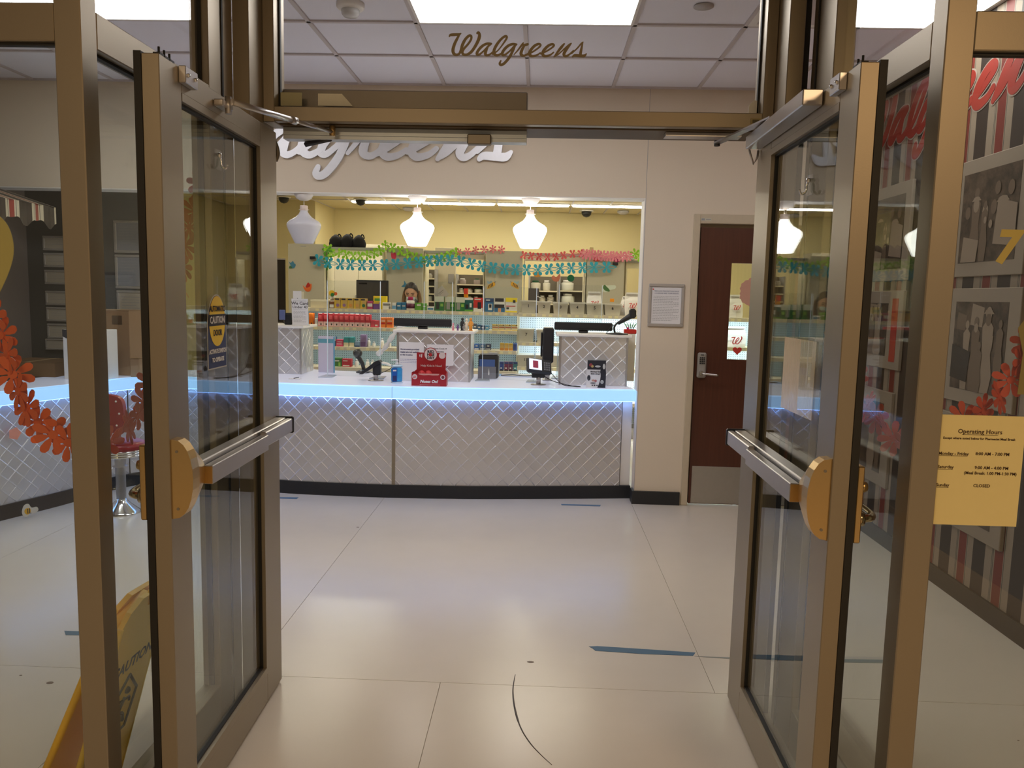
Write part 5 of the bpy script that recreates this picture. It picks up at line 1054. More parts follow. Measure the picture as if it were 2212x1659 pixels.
pxthing('wall_file', 'pale hanging file holder on the far wall right of the pharmacist', 'file', 968, 980, 592, 612, 12.555, SHELFG, .04); 
t = pxthing('taped_form', 'white form hanging tilted beyond the meter boxes', 'paper', 952, 973, 618, 642, 12.593, PAPER, .003); t.rotation_euler = (0, -.7, 0)
b = MB(); b.box(-.05, .05, -.003, -.0005, .11, .118); b.box(-.05, .03, -.003, -.0005, .09, .094); part('print', b, GREYINK, t)['kind'] = 'stuff'
pxthing('office_chair', 'dark grey rounded chair back beyond bins 1 and 2', 'chair', 1141, 1165, 623, 650, 9.56, mat('chair_grey', (76, 68, 66), .8), .06)
o = bpy.data.objects['office_chair']
b = MB(); b.tube([(0, .06, .1), (0, .16, -.2), (0, .2, -.55)], .02, 8); part('back_post', b, BLKP, o); b = MB(); b.bev(-.22, .22, -.0, .45, -o.location.z+.45, -o.location.z+.52, .03); part('seat', b, mat('chair_grey', (76, 68, 66), .8), o)
b = MB(); b.lathe([(.025, .05-o.location.z), (.025, .45-o.location.z)], (0, .22, 0), 10); part('column', b, SILVER, o)
for k in range(5):
    a = 2*PI*k/5; b = MB(); b.tube([(0, .22, .06-o.location.z), (.26*math.cos(a), .22+.26*math.sin(a), .035-o.location.z)], .018, 6); b.sph((.26*math.cos(a), .22+.26*math.sin(a), .028-o.location.z), .027, 8); part('caster_leg', b, BLKP, o)
# black bags, binders and paper rolls on top
def tote(px, yb, w_, h, lab):
    p = onY(px, yb, YC+.18); zt = onY(701, 533, YC+.1).z; t = thing('black_bag', lab, 'bag', (p.x, YC+.24, zt+.002)); n = 10; b = MB(); vs = []
    prof = [(1, 0), (1.06, .3), (.95, .6), (.6, .85), (.16, 1.0)]
    for f, z in prof:
        for i in range(n): a = 2*PI*i/n; vs.append((w_*f*math.cos(a)*(1+.06*math.sin(5*a+z*7)), .09*f*math.sin(a), h*z))
    fs = [(j*n+i, j*n+(i+1) % n, (j+1)*n+(i+1) % n, (j+1)*n+i) for j in range(4) for i in range(n)]+[tuple(range(n))[::-1], tuple(range(4*n, 5*n))]; b.add(vs, fs, 0, True); part('bag', b, mat('black_cloth', (24, 24, 30), .9), t)
    b = MB(); b.tube(catmull([(w_*.3, 0, h*.86), (w_*.5, 0, h*1.04), (w_*.75, 0, h*.9), (w_*.8, 0, h*.7)], 4), .008, 6); part('strap', b, MATS['black_cloth'], t)
tote(723, 533, .085, .165, 'black cloth bag on the shelf canopy, left of three'); tote(748, 533, .088, .175, 'black cloth bag with a pointed top on the shelf canopy, middle of three'); tote(773, 533, .085, .165, 'black cloth bag on the shelf canopy, right of three')
for k, x in enumerate((1353, 1366)):
    z0 = onY(1351, 562, YC+.1).z; p = onY(x, 540, YC+.2); t = thing('label_roll', ['left', 'right'][k]+' roll of white labels lying end-on over the right jamb cabinet', 'roll', (p.x, YC+.15, z0+.044+.0)); b = MB(); b.lathe([(.014, 0), (.042, 0), (.042, .12), (.014, .12)], n=22, ax=1); part('paper_roll', b, PAPER, t); b = MB(); b.lathe([(.012, -.002), (.0145, -.002), (.0145, .122), (.012, .122)], n=14, ax=1); part('core', b, CB, t)
    t.location.z = z0+.043
t = thing('valve_box', 'narrow beige box standing over the rightmost cabinet', 'box', (onY(1278, 540, YC+.1).x, YC+.1, onY(1269, 556, YC).z)); b = MB(); b.bev(-.022, .022, 0, .08, 0, .13, .003); part('body', b, plain('box_beige', (196, 180, 130)), t); b = MB(); b.box(-.02, .02, .002, .078, .13, .132); part('lid', b, plain('box_beige', (196, 180, 130)), t)

# cutouts stuck on the cabinets
def stick(px, py, y, shapes, lab, s=1.0, name='paper_cutout', rz=0):
    p = onY(px, py, y); t = thing(name, lab, 'decoration', (p.x, y, p.z)); e = -.001
    for nm_, pts, m in shapes:
        b = MB(); P_ = catmull([(a*s, c*s) for a, c in pts], 4, closed=True); b.prism([(q[0], q[1]) for q in P_], e-.001, e if e > -.0015 else e); part(nm_, b, m, t); e -= .0014
    return t
OR_, DR, BL, GN, YB_ = plain('cut_orange', (226, 110, 50)), plain('cut_darkred', (186, 44, 30)), plain('cut_blue', (70, 130, 160)), plain('cut_green', (70, 110, 60)), plain('cut_bee', (226, 170, 50))
WINGS = plain('cut_wing', (150, 176, 190))
birdp = [(-.055, .02), (-.02, -.01), (-.005, .035), (.012, .055), (.03, .035), (.05, .04), (.05, -.01), (.03, -.05), (-.01, -.055), (-.035, -.03)]
stick(664, 620, YC-.002, [('bird_body', birdp, OR_), ('wing', [(-.02, .0), (-.005, .035), (.012, .055), (.03, .035), (.035, .01), (.0, -.008)], DR)], 'red and orange paper bird on the leftmost grey cabinet', 1.05)
stick(631, 572, YC-.002, [('bird_body', [(-.045, .045), (-.02, .025), (.01, .05), (.03, .02), (.05, .0), (.03, -.04), (-.02, -.05), (-.045, -.045), (-.02, -.01)], BL), ('wing', [(-.04, -.045), (-.03, -.015), (.0, -.03), (-.01, -.05)], GN)], 'blue and green paper bird on the left edge of the leftmost cabinet', .95)
stick(850, 553, YC-.002, [('petals', [(-.03, .01), (-.025, .045), (-.005, .03), (.012, .05), (.03, .03), (.035, -.01), (.01, -.045), (-.02, -.03)], plain('cut_rose', (206, 50, 80)))], 'small red tulip cutout on the second cabinet behind the garland')
stick(874, 614, YC-.002, [('bird_body', [(-.04, -.03), (-.01, .0), (-.005, .045), (.02, .01), (.045, -.005), (.02, -.035)], BL)], 'tiny blue paper bird beside the pharmacist on the second cabinet')
def thread(t, z1): b = MB(); b.tube([(0, 0, .03), (0, 0, z1-t.location.z)], .0012, 4); part('thread', b, WHITE, t)
def bee_cut(px, py, f, lab):
    q = lambda pts: [(a*f, c) for a, c in pts]
    t = stick(px, py, YC-.002, [('wing', q([(-.045, .02), (-.05, .055), (-.02, .04), (-.01, .055), (.01, .05), (.0, .015)]), WINGS), ('bee_body', q([(-.05, -.045), (-.035, .0), (.0, .025), (.035, .04), (.05, .02), (.045, -.005), (.01, -.025), (-.02, -.04)]), YB_)], lab, 1.0)
    for k in range(4):
        a = -.032+k*.017; b = MB(); b.prism([(f*(a), -.038+k*.008), (f*(a+.007), -.036+k*.008), (f*(a+.0), .0+k*.010), (f*(a-.008), -.006+k*.010)], -.0056, -.005); part('stripe', b, INK, t)
    b = MB(); b.tube([(f*.042, -.004, .03), (f*.055, -.004, .05)], .002, 5); part('antenna', b, INK, t)
bee_cut(1061, 616, 1, 'bee cutout on the left side of the bee cabinet, facing right'); bee_cut(1112, 616, -1, 'bee cutout on the right side of the bee cabinet, facing left')
stick(1313, 622, YC-.002, [('sprig', [(-.07, -.02), (-.05, .04), (-.02, .03), (.09, .035), (.09, -.01), (.0, -.03), (.0, -.05), (-.05, -.05)], plain('cut_pale', (206, 214, 200))), ('leaf', [(-.06, .0), (-.045, .04), (-.02, .02), (.02, -.02), (.02, -.045), (-.03, -.035)], GN)], 'pale card with a green leaf on the rightmost cabinet')
stick(1289, 560, YC-.002, [('petals', [(-.04, -.02), (-.03, .035), (-.01, .02), (0, .05), (.02, .02), (.035, .035), (.04, -.02)], plain('cut_redorange', (214, 84, 60)))], 'orange red tulip cutout on the rightmost cabinet')
stick(1333, 558, YC-.002, [('petals', [(-.03, -.02), (-.025, .03), (0, .012), (.01, .045), (.028, .02), (.03, -.02), (0, -.035)], plain('cut_magenta', (190, 50, 120)))], 'magenta tulip cutout at the right end of the teal garland', 1.4)
for (px, lab) in ((676, 'black binder clip at the left end of the teal garland'), (1329, 'black binder clip at the right end of the teal garland')):
    p = onY(px, 557 if px < 700 else 570, 9.886); t = thing('binder_clip', lab, 'clip', p); b = MB(); b.prism([(-.032, -.018), (.032, -.018), (.032, .018), (-.032, .018)], -.03, .012); part('clip', b, BLKP, t); b = MB(); b.tube([(0, -.012, .0), (-.01, -.03, .006), (.01, -.03, .006), (0, -.012, 0)], .0015, 5); part('wire', b, CHROME, t)
q = stick(1233, 601, YC+.14, [('disc', [(.045*math.cos(a*PI/4), .045*math.sin(a*PI/4)) for a in range(8)], plain('disc_green', (30, 120, 80)))], 'green paper disc hanging in the third bay'); thread(q, onY(1200, 546, YC+.1).z-.1)
q = stick(1160, 592, YC+.14, [('bird_body', [(-.05, .02), (.05, .025), (.05, -.02), (.0, -.04), (-.04, -.02)], plain('cut_amber', (226, 150, 60)))], 'orange paper bird hanging below the garland in the third bay'); thread(q, onY(1200, 546, YC+.1).z-.1)
q = stick(1201, 600, YC+.14, [('bird_body', [(-.055, .01), (-.03, .03), (.0, .005), (.045, .05), (.055, .01), (.03, -.045), (-.02, -.045), (-.05, -.02)], plain('cut_peach', (236, 140, 110)))], 'peach paper bird hanging in the third bay'); thread(q, onY(1200, 546, YC+.1).z-.1)

# ------------------------------------------------------------------ things on the counter and consoles
CT, KT = .8615, 1.2685
def mon(x, y, w_, h, lab, z=KT, rz=0, body=True, extra=0):
    t = thing('monitor', lab, 'monitor', (x, y, z), rz)
    b = MB(); b.bev(-w_/2, w_/2, 0, .035, .02-extra, h, .008); part('back_shell', b, BLKP, t)
    b = MB(); b.bev(-w_*.38, w_*.38, -.025, 0, h*.30-extra*.3, h*.36, .002); part('vent_ridge', b, BLKP, t)
    b = MB(); b.bev(-w_*.08, w_*.08, -.005, .06, 0, .021 if not extra else .03, .004); part('stand', b, BLKP, t)
    b = MB(); b.box(-w_/2+.012, w_/2-.012, .0351, .037, .04, h-.012); part('screen', b, mat('screen_dark', (58, 54, 52), .25), t); return t
mon(-.953, 6.33, .475, .085, 'black monitor back rising behind the middle console', rz=-.0)
mon(.355, 6.32, .47, .085, 'black monitor back rising behind the right console')
t = thing('till_drawer', 'black till side panel standing left of the right console', 'till', (.075, 6.36, CT)); b = MB(); b.bev(-.045, .045, 0, .2, .15, .44, .012); part('body', b, BLKP, t); b = MB(); b.box(-.02, .02, .12, .16, .006, .15); b.bev(-.04, .04, .06, .2, 0, .006, .002); part('stand', b, SILVER, t); b = MB(); b.bev(-.062, -.046, .02, .2, .20, .40, .02); part('bump_panel', b, BLKP, t)
t = thing('hand_scanner', 'black hand scanner on a curved stand on the right console', 'scanner', (.62, 6.22, KT))
b = MB(); b.lathe([(.085, 0), (.085, .008), (.03, .014), (.02, .016)], n=24); part('stand_base', b, BLKP, t)
b = MB(); b.tube(catmull([(-.02, 0, .012), (-.028, 0, .05), (-.01, 0, .085), (.03, 0, .11), (.055, 0, .12)], 5), .008, 8); part('gooseneck', b, BLKP, t)
b = MB(); b.tube([(-.0, 0, .085), (.05, 0, .118), (.10, 0, .150), (.125, 0, .175)], .02, 8, radii=[.012, .02, .024, .03]); b.bev(.085, .14, -.03, .03, .13, .205, .014); part('scanner_body', b, BLKP, t)
b = MB(); b.tube(catmull([(.0, 0, .085), (-.05, .0, .06), (-.085, .0, .01), (-.09, .02, .005)], 5), .003, 6); part('cable', b, BLACK, t)
p = onY(1365, 716, 6.42); t = thing('planter', 'small red planter box with green sprigs behind the right console', 'planter', (p.x+.005, 6.56, CT)); b = MB(); b.bev(-.045, .045, 0, .07, 0, .40, .004); part('pedestal', b, WHITE, t); b = MB(); b.bev(-.05, .05, -.004, .074, .40, .435, .004); part('box', b, plain('planter_red', (200, 40, 30)), t)
for k in range(5): b = MB(); a = -.6+k*.3; b.tube([(.01*k-.02, .03, .43), (.01*k-.02+.03*a, .03, .47), (.01*k-.02+.06*a, .03, .49)], .004, 5, radii=[.003, .005, .001]); part('sprig', b, plain('sprig_green', (60, 130, 60)), t)
b = MB(); b.bev(-.03, -.012, .01, .03, .43, .452, .003); part('cap', b, plain('cut_magenta', (190, 50, 120)), t)
# figures on the middle console
p = onY(983, 710, 6.22)
def fig(x, lab, m, h, cat='figurine', m2=None):
    t = thing('figurine', lab, cat, (x, 6.22, KT)); s = h/.12
    b = MB(); b.tube([(0, 0, 0), (0, 0, .035*s), (0, 0, .075*s), (0, 0, .09*s)], .01, 10, radii=[.014*s, .017*s, .012*s, .008*s]); b.sph((0, 0, .104*s), .014*s, 10, sc=(1, 1, 1.1)); part('body', b, m, t)
    b = MB(); 
    for sx in (-1, 1): b.tube([(sx*.010*s, 0, .085*s), (sx*.022*s, -.002, .062*s), (sx*.016*s, -.008, .045*s)], .005*s, 6)
    part('arms', b, m2 or m, t); b = MB(); b.lathe([(.02*s, 0), (.02*s, .005)], n=12); part('base', b, m, t); return t
fig(onY(1017, 700, 6.22).x, 'orange toy figure at the right end of the middle console', plain('fig_orange', (232, 158, 60)), .105)
fig(onY(1008, 700, 6.22).x, 'cream toy figure beside the orange one on the middle console', plain('fig_cream', (226, 216, 196)), .10)
fig(onY(999, 700, 6.22).x, 'black toy figure on the middle console', BLKP, .105)
fig(onY(1003, 700, 6.22).x-.0, 'short grey toy penguin in front of the black figure', plain('fig_grey', (150, 146, 146)), .055).location.y = 6.18
fig(onY(979, 700, 6.22).x, 'small pink and white toy figure on the middle console', plain('fig_pink', (216, 130, 150)), .06, m2=WHITE); fig(onY(989, 700, 6.22).x, 'small purple toy figure on the middle console', plain('fig_purple', (110, 70, 140)), .052)
# card notice on the left console, device by the jamb
A = onY(632, 703, 6.50); t = thing('card_notice', 'white upright notice reading We Card Under 40 on the left console', 'sign', (A.x+.067, 6.50, KT), .0); t.rotation_euler = (.10, 0, .05)
b = MB(); b.box(-.068, .068, 0, .002, 0, .222); part('sheet', b, PAPER, t); b = MB(); b.box(-.071, .071, .003, .005, 0, .225); b.box(-.071, .071, -.001, .06, -.002, .0); part('holder', b, PLEXI, t)
letter(t, 'We Card', .037, (.002, -.0008, .172), plain('grey_print', (70, 68, 72)), bold=.0006); letter(t, 'Under 40', .033, (.002, -.0008, .142), plain('grey_print', (70, 68, 72)), bold=.0002)
b = MB(); b.box(-.055, .055, -.0008, 0, .203, .205); b.box(-.055, .055, -.0008, 0, .131, .1325); part('rule', b, GREYINK, t)['kind'] = 'stuff'
part('print', lines(-.055, .05, .118, 9, .011, .0028), GREYINK, t)['kind'] = 'stuff'
A = onY(645, 660, 6.62); t = thing('card_holder', 'narrow white upright card holder behind the We Card notice', 'sign', (A.x-.005, 6.62, KT)); b = MB(); b.box(-.042, .03, 0, .002, 0, .285); part('card', b, PAPER, t); b = MB(); b.box(.031, .05, .0, .004, .0, .28); part('side_card', b, plain('c_cream', (222, 212, 180)), t); b = MB(); b.prism([(-.01, .215), (-.004, .228), (.002, .215), (-.001, .205)], -.001, 0); part('print', b, INK, t)
t = thing('card_reader', 'black and blue card terminal at the left end of the left console', 'terminal', (onY(618, 690, 6.5).x, 6.52, KT)); b = MB(); b.bev(-.035, .045, 0, .06, 0, .10, .015); part('body', b, BLKP, t); b = MB(); b.bev(-.06, -.012, -.02, .0, .04, .125, .004); part('screen', b, plain('terminal_blue', (96, 108, 156)), t)
# clear sneeze guards
def guard(x0, x1, y, zt, lab, foot=True):
    t = thing('sneeze_guard', lab, 'screen', ((x0+x1)/2, y, CT)); w_ = (x1-x0)/2; h = zt-CT
    b = MB(); b.box(-w_, w_, -.003, .003, .006, h); part('acrylic_sheet', b, PLEXI, t)
    for s in (-1, 1):
        b = MB(); b.box(s*w_-.0025, s*w_+.0025, -.0035, .0035, .006, h); part('polished_edge', b, PLEXE, t)
        b = MB(); b.prism([(s*w_*.96-.06, -.10), (s*w_*.96+.06, -.10), (s*w_*.96+.045, .08), (s*w_*.96-.045, .08)], 0, .005, ax=2); part('foot', b, mat('acrylic_foot', (190, 200, 214), .15), t)
    return t
guard(-1.735, -1.30, 6.33, 1.645, 'clear acrylic screen on the counter right of the left console')
guard(-1.0, -.755, 6.72, 1.66, 'clear acrylic screen behind the middle console'); guard(-.46, -.03, 6.36, 1.625, 'clear acrylic screen between the middle and right consoles'); guard(.16, .525, 6.70, 1.66, 'clear acrylic screen behind the right console')
t = thing('document_stand', 'pink and blue backed paper stand right of the left console', 'sign', (-1.83, 6.62, CT), -.15); b = MB(); b.bev(-.07, .07, 0, .012, 0, .315, .003); part('board', b, plain('stand_lilac', (206, 200, 220)), t); b = MB(); b.box(-.07, .07, -.001, 0, .255, .29); part('band', b, plain('stand_teal', (100, 160, 180)), t); b = MB(); b.box(.0705, .078, 0, .012, .0, .31); part('edge', b, plain('stand_blue', (90, 160, 200)), t)
# scanner and terminals on the worktop
p = onZ(784, 805, CT); t = thing('barcode_scanner', 'black barcode scanner standing on its base left of the sanitizer', 'scanner', (p.x, p.y, CT))
b = MB(); b.lathe([(.06, 0), (.058, .012), (.03, .022), (.018, .03)], n=22); part('stand_base', b, BLKP, t); b = MB(); b.tube([(0.01, 0, .02), (-.005, 0, .08), (-.035, 0, .13), (-.055, 0, .155)], .018, 10, radii=[.016, .018, .02, .026]); b.sph((-.045, -.005, .17), .042, 14, sc=(1, .8, .9)); part('scanner_body', b, BLKP, t); b = MB(); b.lathe([(.028, -.043), (.022, -.048), (.001, -.048)], (-.045, 0, .17), 16, ax=1); part('lens', b, mat('lens_dark', (60, 62, 66), .1), t)
b = MB(); b.tube(catmull([(.05, 0, .01), (.09, -.02, .004), (.16, -.01, .004), (.22, .05, .03), (.25, .08, .06)], 5), .003, 6); part('cable', b, BLACK, t)
p = onZ(812, 822, CT)
def pole(t, r=.02): b = MB(); b.lathe([(.062, 0), (.06, .004), (.03, .006)], n=24); b.lathe([(r, .004), (r, .075)], n=16); part('pole', b, SILVER, t)
t = thing('payment_terminal', 'black payment terminal on a short pole seen from the side, left of the sanitizer', 'terminal', (p.x, p.y, CT)); pole(t); b = MB(); b.bev(-.022, .04, -.025, .035, .045, .15, .008); part('mount', b, BLKP, t)
b = MB(); b.prism([(-.13, .05), (-.10, .05), (.045, .145), (.03, .165), (.0, .155)], -.035, .05); part('terminal_body', b, BLKP, t); b = MB(); b.prism([(.05, .150), (.09, .140), (.13, .12), (.132, .114), (.09, .13), (.05, .140)], -.03, .04); part('keypad', b, WHITE, t)
p = onZ(1163, 831, CT); t = thing('payment_terminal', 'black payment terminal with a lit screen facing the customer near the right console', 'terminal', (p.x, p.y, CT)); pole(t, .018); b = MB(); b.bev(-.055, .05, -.02, .03, .055, .115, .006); part('mount', b, BLKP, t)
Mt = Matrix.Translation((0, -.01, .145)) @ Matrix.Rotation(.35, 4, 'Z') @ Matrix.Rotation(-.62, 4, 'X') @ Matrix.Rotation(.16, 4, 'Y')
b = MB(); b.bev(-.10, .10, -.02, .02, -.065, .065, .012); b.xf(Mt); part('terminal_body', b, BLKP, t)
b = MB(); b.box(-.085, .018, -.022, -.0202, -.045, .05); b.xf(Mt); part('screen', b, mat('terminal_screen', (.8, .85, 1), .3, emis=(.75, .82, 1), es=.3), t); b = MB(); b.bev(-.055, -.012, -.024, -.0222, -.03, .035, .001); b.xf(Mt); part('screen_icon', b, plain('icon_pink', (176, 60, 90)), t)
kp = MB()
for i in range(4):
    for j in range(3): kp.box(.035+j*.018, .048+j*.018, -.0225, -.0202, -.04+i*.02, -.026+i*.02)
kp.xf(Mt); o = part('keys', kp, plain('key_grey', (110, 112, 120)), t); o['kind'] = 'stuff'
b = MB(); b.tube(catmull([(.08, 0, .12), (.13, .0, .06), (.20, -.02, .004), (.29, -.06, .004), (.325, -.085, .004), (.31, -.10, .004), (.25, -.04, .004), (.12, .0, .03), (.04, .01, .07)], 6), .0032, 6); part('cable', b, BLACK, t)
p = onZ(1054, 818, CT); t = thing('receipt_printer', 'black boxy printer with a leaflet on its front between the consoles', 'printer', (p.x, p.y+.02, CT)); b = MB(); b.bev(-.085, .085, 0, .16, 0, .20, .012); part('body', b, BLKP, t); b = MB(); b.bev(.0, .07, -.004, .1, .2, .215, .003); b.bev(-.05, .05, -.002, .03, .198, .206, .002); part('lid', b, SHELFG, t)
b = MB(); b.box(-.075, .055, -.012, -.006, .0, .16); part('front_flap', b, plain('flap_blue', (70, 100, 160), .3), t); b = MB(); b.box(-.085, .065, -.017, -.0125, 0, .10); part('leaflet_tray', b, plain('tray_grey', (130, 128, 136), .3), t); b = MB(); b.prism([(0, .045), (.006, .09), (.012, .045), (.010, .03), (.002, .03)], -.0185, -.0172); part('ribbon_print', b, WHITE, t)
# sanitizer
p = onZ(856, 828, CT); t = thing('sanitizer_bottle', 'blue hand sanitizer pump bottle on the glowing counter', 'bottle', (p.x, p.y+.02, CT), .45)
b = MB(); b.bev(-.042, .042, -.026, .026, .004, .125, .014); part('gel_body', b, mat('gel_blue', (60, 160, 226), .15, coat=.5, var=.15, scale=60), t); b = MB(); b.bev(-.0435, .0435, -.0275, .0275, .0, .012, .006); b.bev(-.043, .043, -.027, .027, .122, .143, .016); part('clear_shell', b, mat('clear_blue', (190, 216, 236), .12, coat=.5), t)
b = MB(); b.bev(-.0437, -.004, -.0285, -.0265, .015, .118, .003); part('label', b, plain('label_blue', (20, 90, 180)), t); b = MB(); b.box(-.04, -.01, -.0292, -.0286, .02, .06); part('label_print', b, NAVY, t); b = MB(); b.box(-.038, -.012, -.0298, -.0293, .095, .106); part('label_print', b, WHITE, t)
b = MB(); b.lathe([(.014, .14), (.014, .158), (.006, .16), (.006, .172), (.011, .174), (.011, .182)], n=14); b.bev(-.045, .008, -.006, .006, .174, .184, .003); part('pump', b, plain('pump_white', (230, 232, 240)), t)
# red charity display
p = onZ(926, 834, CT); t = thing('charity_display', 'red cardboard display box reading Red Nose Day and Noses On on the counter', 'display', (p.x, p.y+.01, CT), .02); RD = plain('display_red', (168, 30, 40), .45)
b = MB(); b.prism([(-.132, 0), (.132, 0), (.132, .092), (-.132, .092)], 0, .004); b.box(-.132, -.128, .004, .1, 0, .10); b.box(.128, .132, .004, .1, 0, .10); b.box(-.128, .128, .004, .1, 0, .003); part('tray', b, RD, t)
b = MB(); b.prism([(-.132, .0), (.132, .0), (.132, .09), (.115, .115), (.118, .245), (-.108, .245), (-.108, .115), (-.132, .092)], .1, .104); part('back_board', b, RD, t)
b = MB(); b.prism([(.052*math.cos(a), .232+.052*math.sin(a)) for a in [2*PI*i/32 for i in range(32)]], .0955, .0975); part('badge', b, RD, t); b = MB(); b.prism([(.047*math.cos(a), .232+.047*math.sin(a)) for a in [2*PI*i/32 for i in range(32)]], .0940, .0955); part('badge_face', b, plain('badge_pink', (226, 208, 206)), t)
for s, z in (('RED', .244), ('N SE', .220), ('DAY', .196)): letter(t, s, .028, (0, .0935, z), INK, bold=.0012)
b = MB(); b.lathe([(.0135, .0925), (.0135, .0940)], (-.003, 0, .230), 18, ax=1); part('nose_print', b, plain('nose_red', (190, 50, 54)), t)
b = MB(); b.prism([(-.085, .21), (-.08, .212), (-.08, .232), (-.088, .228)], .0985, .0998); b.prism([(-.074, .207), (-.067, .207), (-.065, .236), (-.073, .232)], .0985, .0998); part('price_print', b, WHITE, t)['kind'] = 'stuff'
b = MB(); b.lathe([(.0235, .0985), (.0250, .0985), (.0250, .0998), (.0235, .0998), (.0235, .0985)], (.088, 0, .225), 24, ax=1); part('round_print', b, plain('badge_pink', (226, 208, 206)), t); letter(t, '100%', .013, (.088, .098, .224), plain('badge_pink', (226, 208, 206)))
letter(t, 'Help Kids in Need', .0215, (.004, .0985, .138), plain('badge_pink', (226, 208, 206)), bold=.0004)
letter(t, 'Noses On!', .030, (.0, -.0008, .024), WHITE, bold=.0012, shear=.2)
for x, s in ((-.108, '$1'), (.105, '')):
    b = MB(); b.lathe([(.019, -.001), (.019, -.0001)], (x, 0, .068), 20, ax=1); part('round_print', b, plain('badge_pink', (226, 208, 206)), t)
    if s: letter(t, s, .022, (x, -.0015, .060), REDINK, bold=.001)
    else: b = MB(); b.lathe([(.012, -.0018), (.012, -.0011)], (x, 0, .068), 14, ax=1); part('round_seal', b, plain('seal_brown', (120, 60, 60)), t)
b = MB(); b.box(-.07, .085, -.0006, 0, .008, .0095); part('rule', b, plain('badge_pink', (226, 208, 206)), t)
b = MB(); b.prism([(-.08, .093), (.08, .093), (.07, .082), (.03, .080), (0, .083), (-.04, .080), (-.075, .085)], -.001, .003); part('cut_out_lip', b, plain('lip_pink', (214, 150, 140)), t)
for x, r in ((-.062, .026), (-.012, .027), (.035, .024), (.08, .022)):
    o = thing('red_nose', ['left', 'second', 'third', 'right'][[-.062, -.012, .035, .08].index(x)]+' red foam nose in the charity display tray', 'toy', (p.x+x, p.y+.01+.050, CT+.004+r+(.055 if x < .03 else .03)), 0, 'red foam noses in the display'); b = MB(); b.sph((0, 0, 0), r, 14); part('foam_ball', b, plain('foam_red', (206, 50, 56)), o)
b = MB(); b.box(-.12, .12, .008, .096, .003, .052); part('inner_shelf', b, RD, t)
# paper signs taped to the middle console front
def sheet(x0, x1, y0, y1, y, lab, rz=0, col=None, base=None):
    A, B_ = onY(x0, y1, y), onY(x1, y0, y); w_ = B_.x-A.x; h = B_.z-A.z; t = thing('paper_sign', lab, 'sign', ((A.x+B_.x)/2, y, (A.z+B_.z)/2), rz); b = MB(); b.box(-w_/2, w_/2, -.0012, 0, -h/2, h/2); part('sheet', b, col or PAPER, t); return t, w_, h
t, w_, h = sheet(862, 916, 740, 822, 6.148, 'white paper sign about government provided masks on the middle console')
NV = plain('navy_print', (40, 42, 96))
for k, s in enumerate(('Government-provided', 'masks are not available', 'at this location')): letter(t, s, .0172, (-w_/2+.009, -.0016, h/2-.062-.022*k), NV, align='LEFT', bold=.0005, scalex=.96)
part('print', lines(-w_/2+.01, w_/2-.03, h/2-.135, 3, .013, .003).xf(Matrix.Translation((0, -.0013, 0))), plain('faint_blue', (150, 156, 196)), t)['kind'] = 'stuff'
t, w_, h = sheet(922, 980, 745, 789, 6.149, 'small white paper sign about pediatric vaccines on the middle console', .01)
for k, s in enumerate(('Pediatric Covid-19', 'vaccines', 'available!')): letter(t, s, .0165, (-.01+.012*k, -.0016, h/2-.038-.024*k), INK, bold=.0002)
# flyer
p = onZ(1287, 838, CT); t = thing('medical_flyer', 'black and white flyer with tags and oval pictures standing on the counter at right', 'sign', (p.x, p.y+.02, CT), .02); t.rotation_euler = (-.06, 0, .02); w_, h = .148, .212
b = MB(); b.box(-w_/2, w_/2, 0, .002, 0, h); part('sheet', b, plain('flyer_white', (226, 222, 224)), t); b = MB(); b.box(-w_/2+.006, w_/2, -.001, 0, h*.66, h); part('black_band', b, INK, t)
b = MB(); P_ = catmull([(.0745, 0), (.0745, .14), (.035, .14), (.036, .09), (.028, .04), (.012, .0)], 4); b.prism([(q[0], q[1]) for q in P_[:]], -.001, 0); part('black_sweep', b, INK, t)
b = MB(); b.box(-w_/2, w_/2+.003, .003, .005, 0, h+.008); b.box(-w_/2, w_/2, -.0, .07, -.001, .0005); part('holder', b, PLEXI, t)
letter(t, 'Medical IDs', .0165, (-.005, -.0016, .118), INK, bold=.0006); letter(t, 'Save Lives!', .0165, (-.005, -.0016, .102), INK, bold=.0006)
for (x, z, a, c, m) in ((-.042, .175, .013, .013, plain('pic_rose', (150, 60, 70))), (-.03, .165, .011, .010, plain('pic_sand', (196, 170, 110))), (.012, .165, .022, .008, plain('pic_silver', (190, 190, 190))), (.06, .165, .010, .022, plain('pic_silver', (190, 190, 190))), (-.055, .075, .013, .022, plain('pic_dark', (50, 50, 60))), (-.055, .065, .005, .006, WHITE), (-.02, .055, .012, .008, plain('pic_tan', (200, 150, 130))), (-.002, .052, .010, .010, plain('pic_rose2', (176, 110, 110))), (-.022, .035, .022, .005, plain('pic_grey2', (90, 90, 96))), (-.008, .018, .006, .006, INK), (-.026, .018, .007, .004, INK), (.01, .018, .007, .004, INK), (.048, .045, .013, .015, plain('pic_silver', (190, 190, 190)))):
    b = MB(); b.prism([(x+a*math.cos(q), z+c*math.sin(q)) for q in [2*PI*i/14 for i in range(14)]], -.0022, -.001); part('picture', b, m, t)
letter(t, 'Shop', .008, (.048, -.0026, .043), INK)
p = onZ(1120, 812, CT); t = thing('paper_pile', 'loose white papers with a blue edge lying on the worktop behind the terminal', 'paper', (p.x, p.y, CT)); 
for k in range(3): b = MB(); b.box(-.2+k*.05, .12+k*.02, -.05-.02*k, .12, .001+k*.002, .002+k*.002); part('sheet', b, PAPER if k else plain('sheet_blue', (120, 170, 226)), t)
b = MB(); b.tube(catmull([(-.15, -.06, .008), (-.05, -.045, .014), (.05, -.055, .008), (.13, -.04, .012)], 5), .005, 6); part('dark_strap', b, BLKP, t)
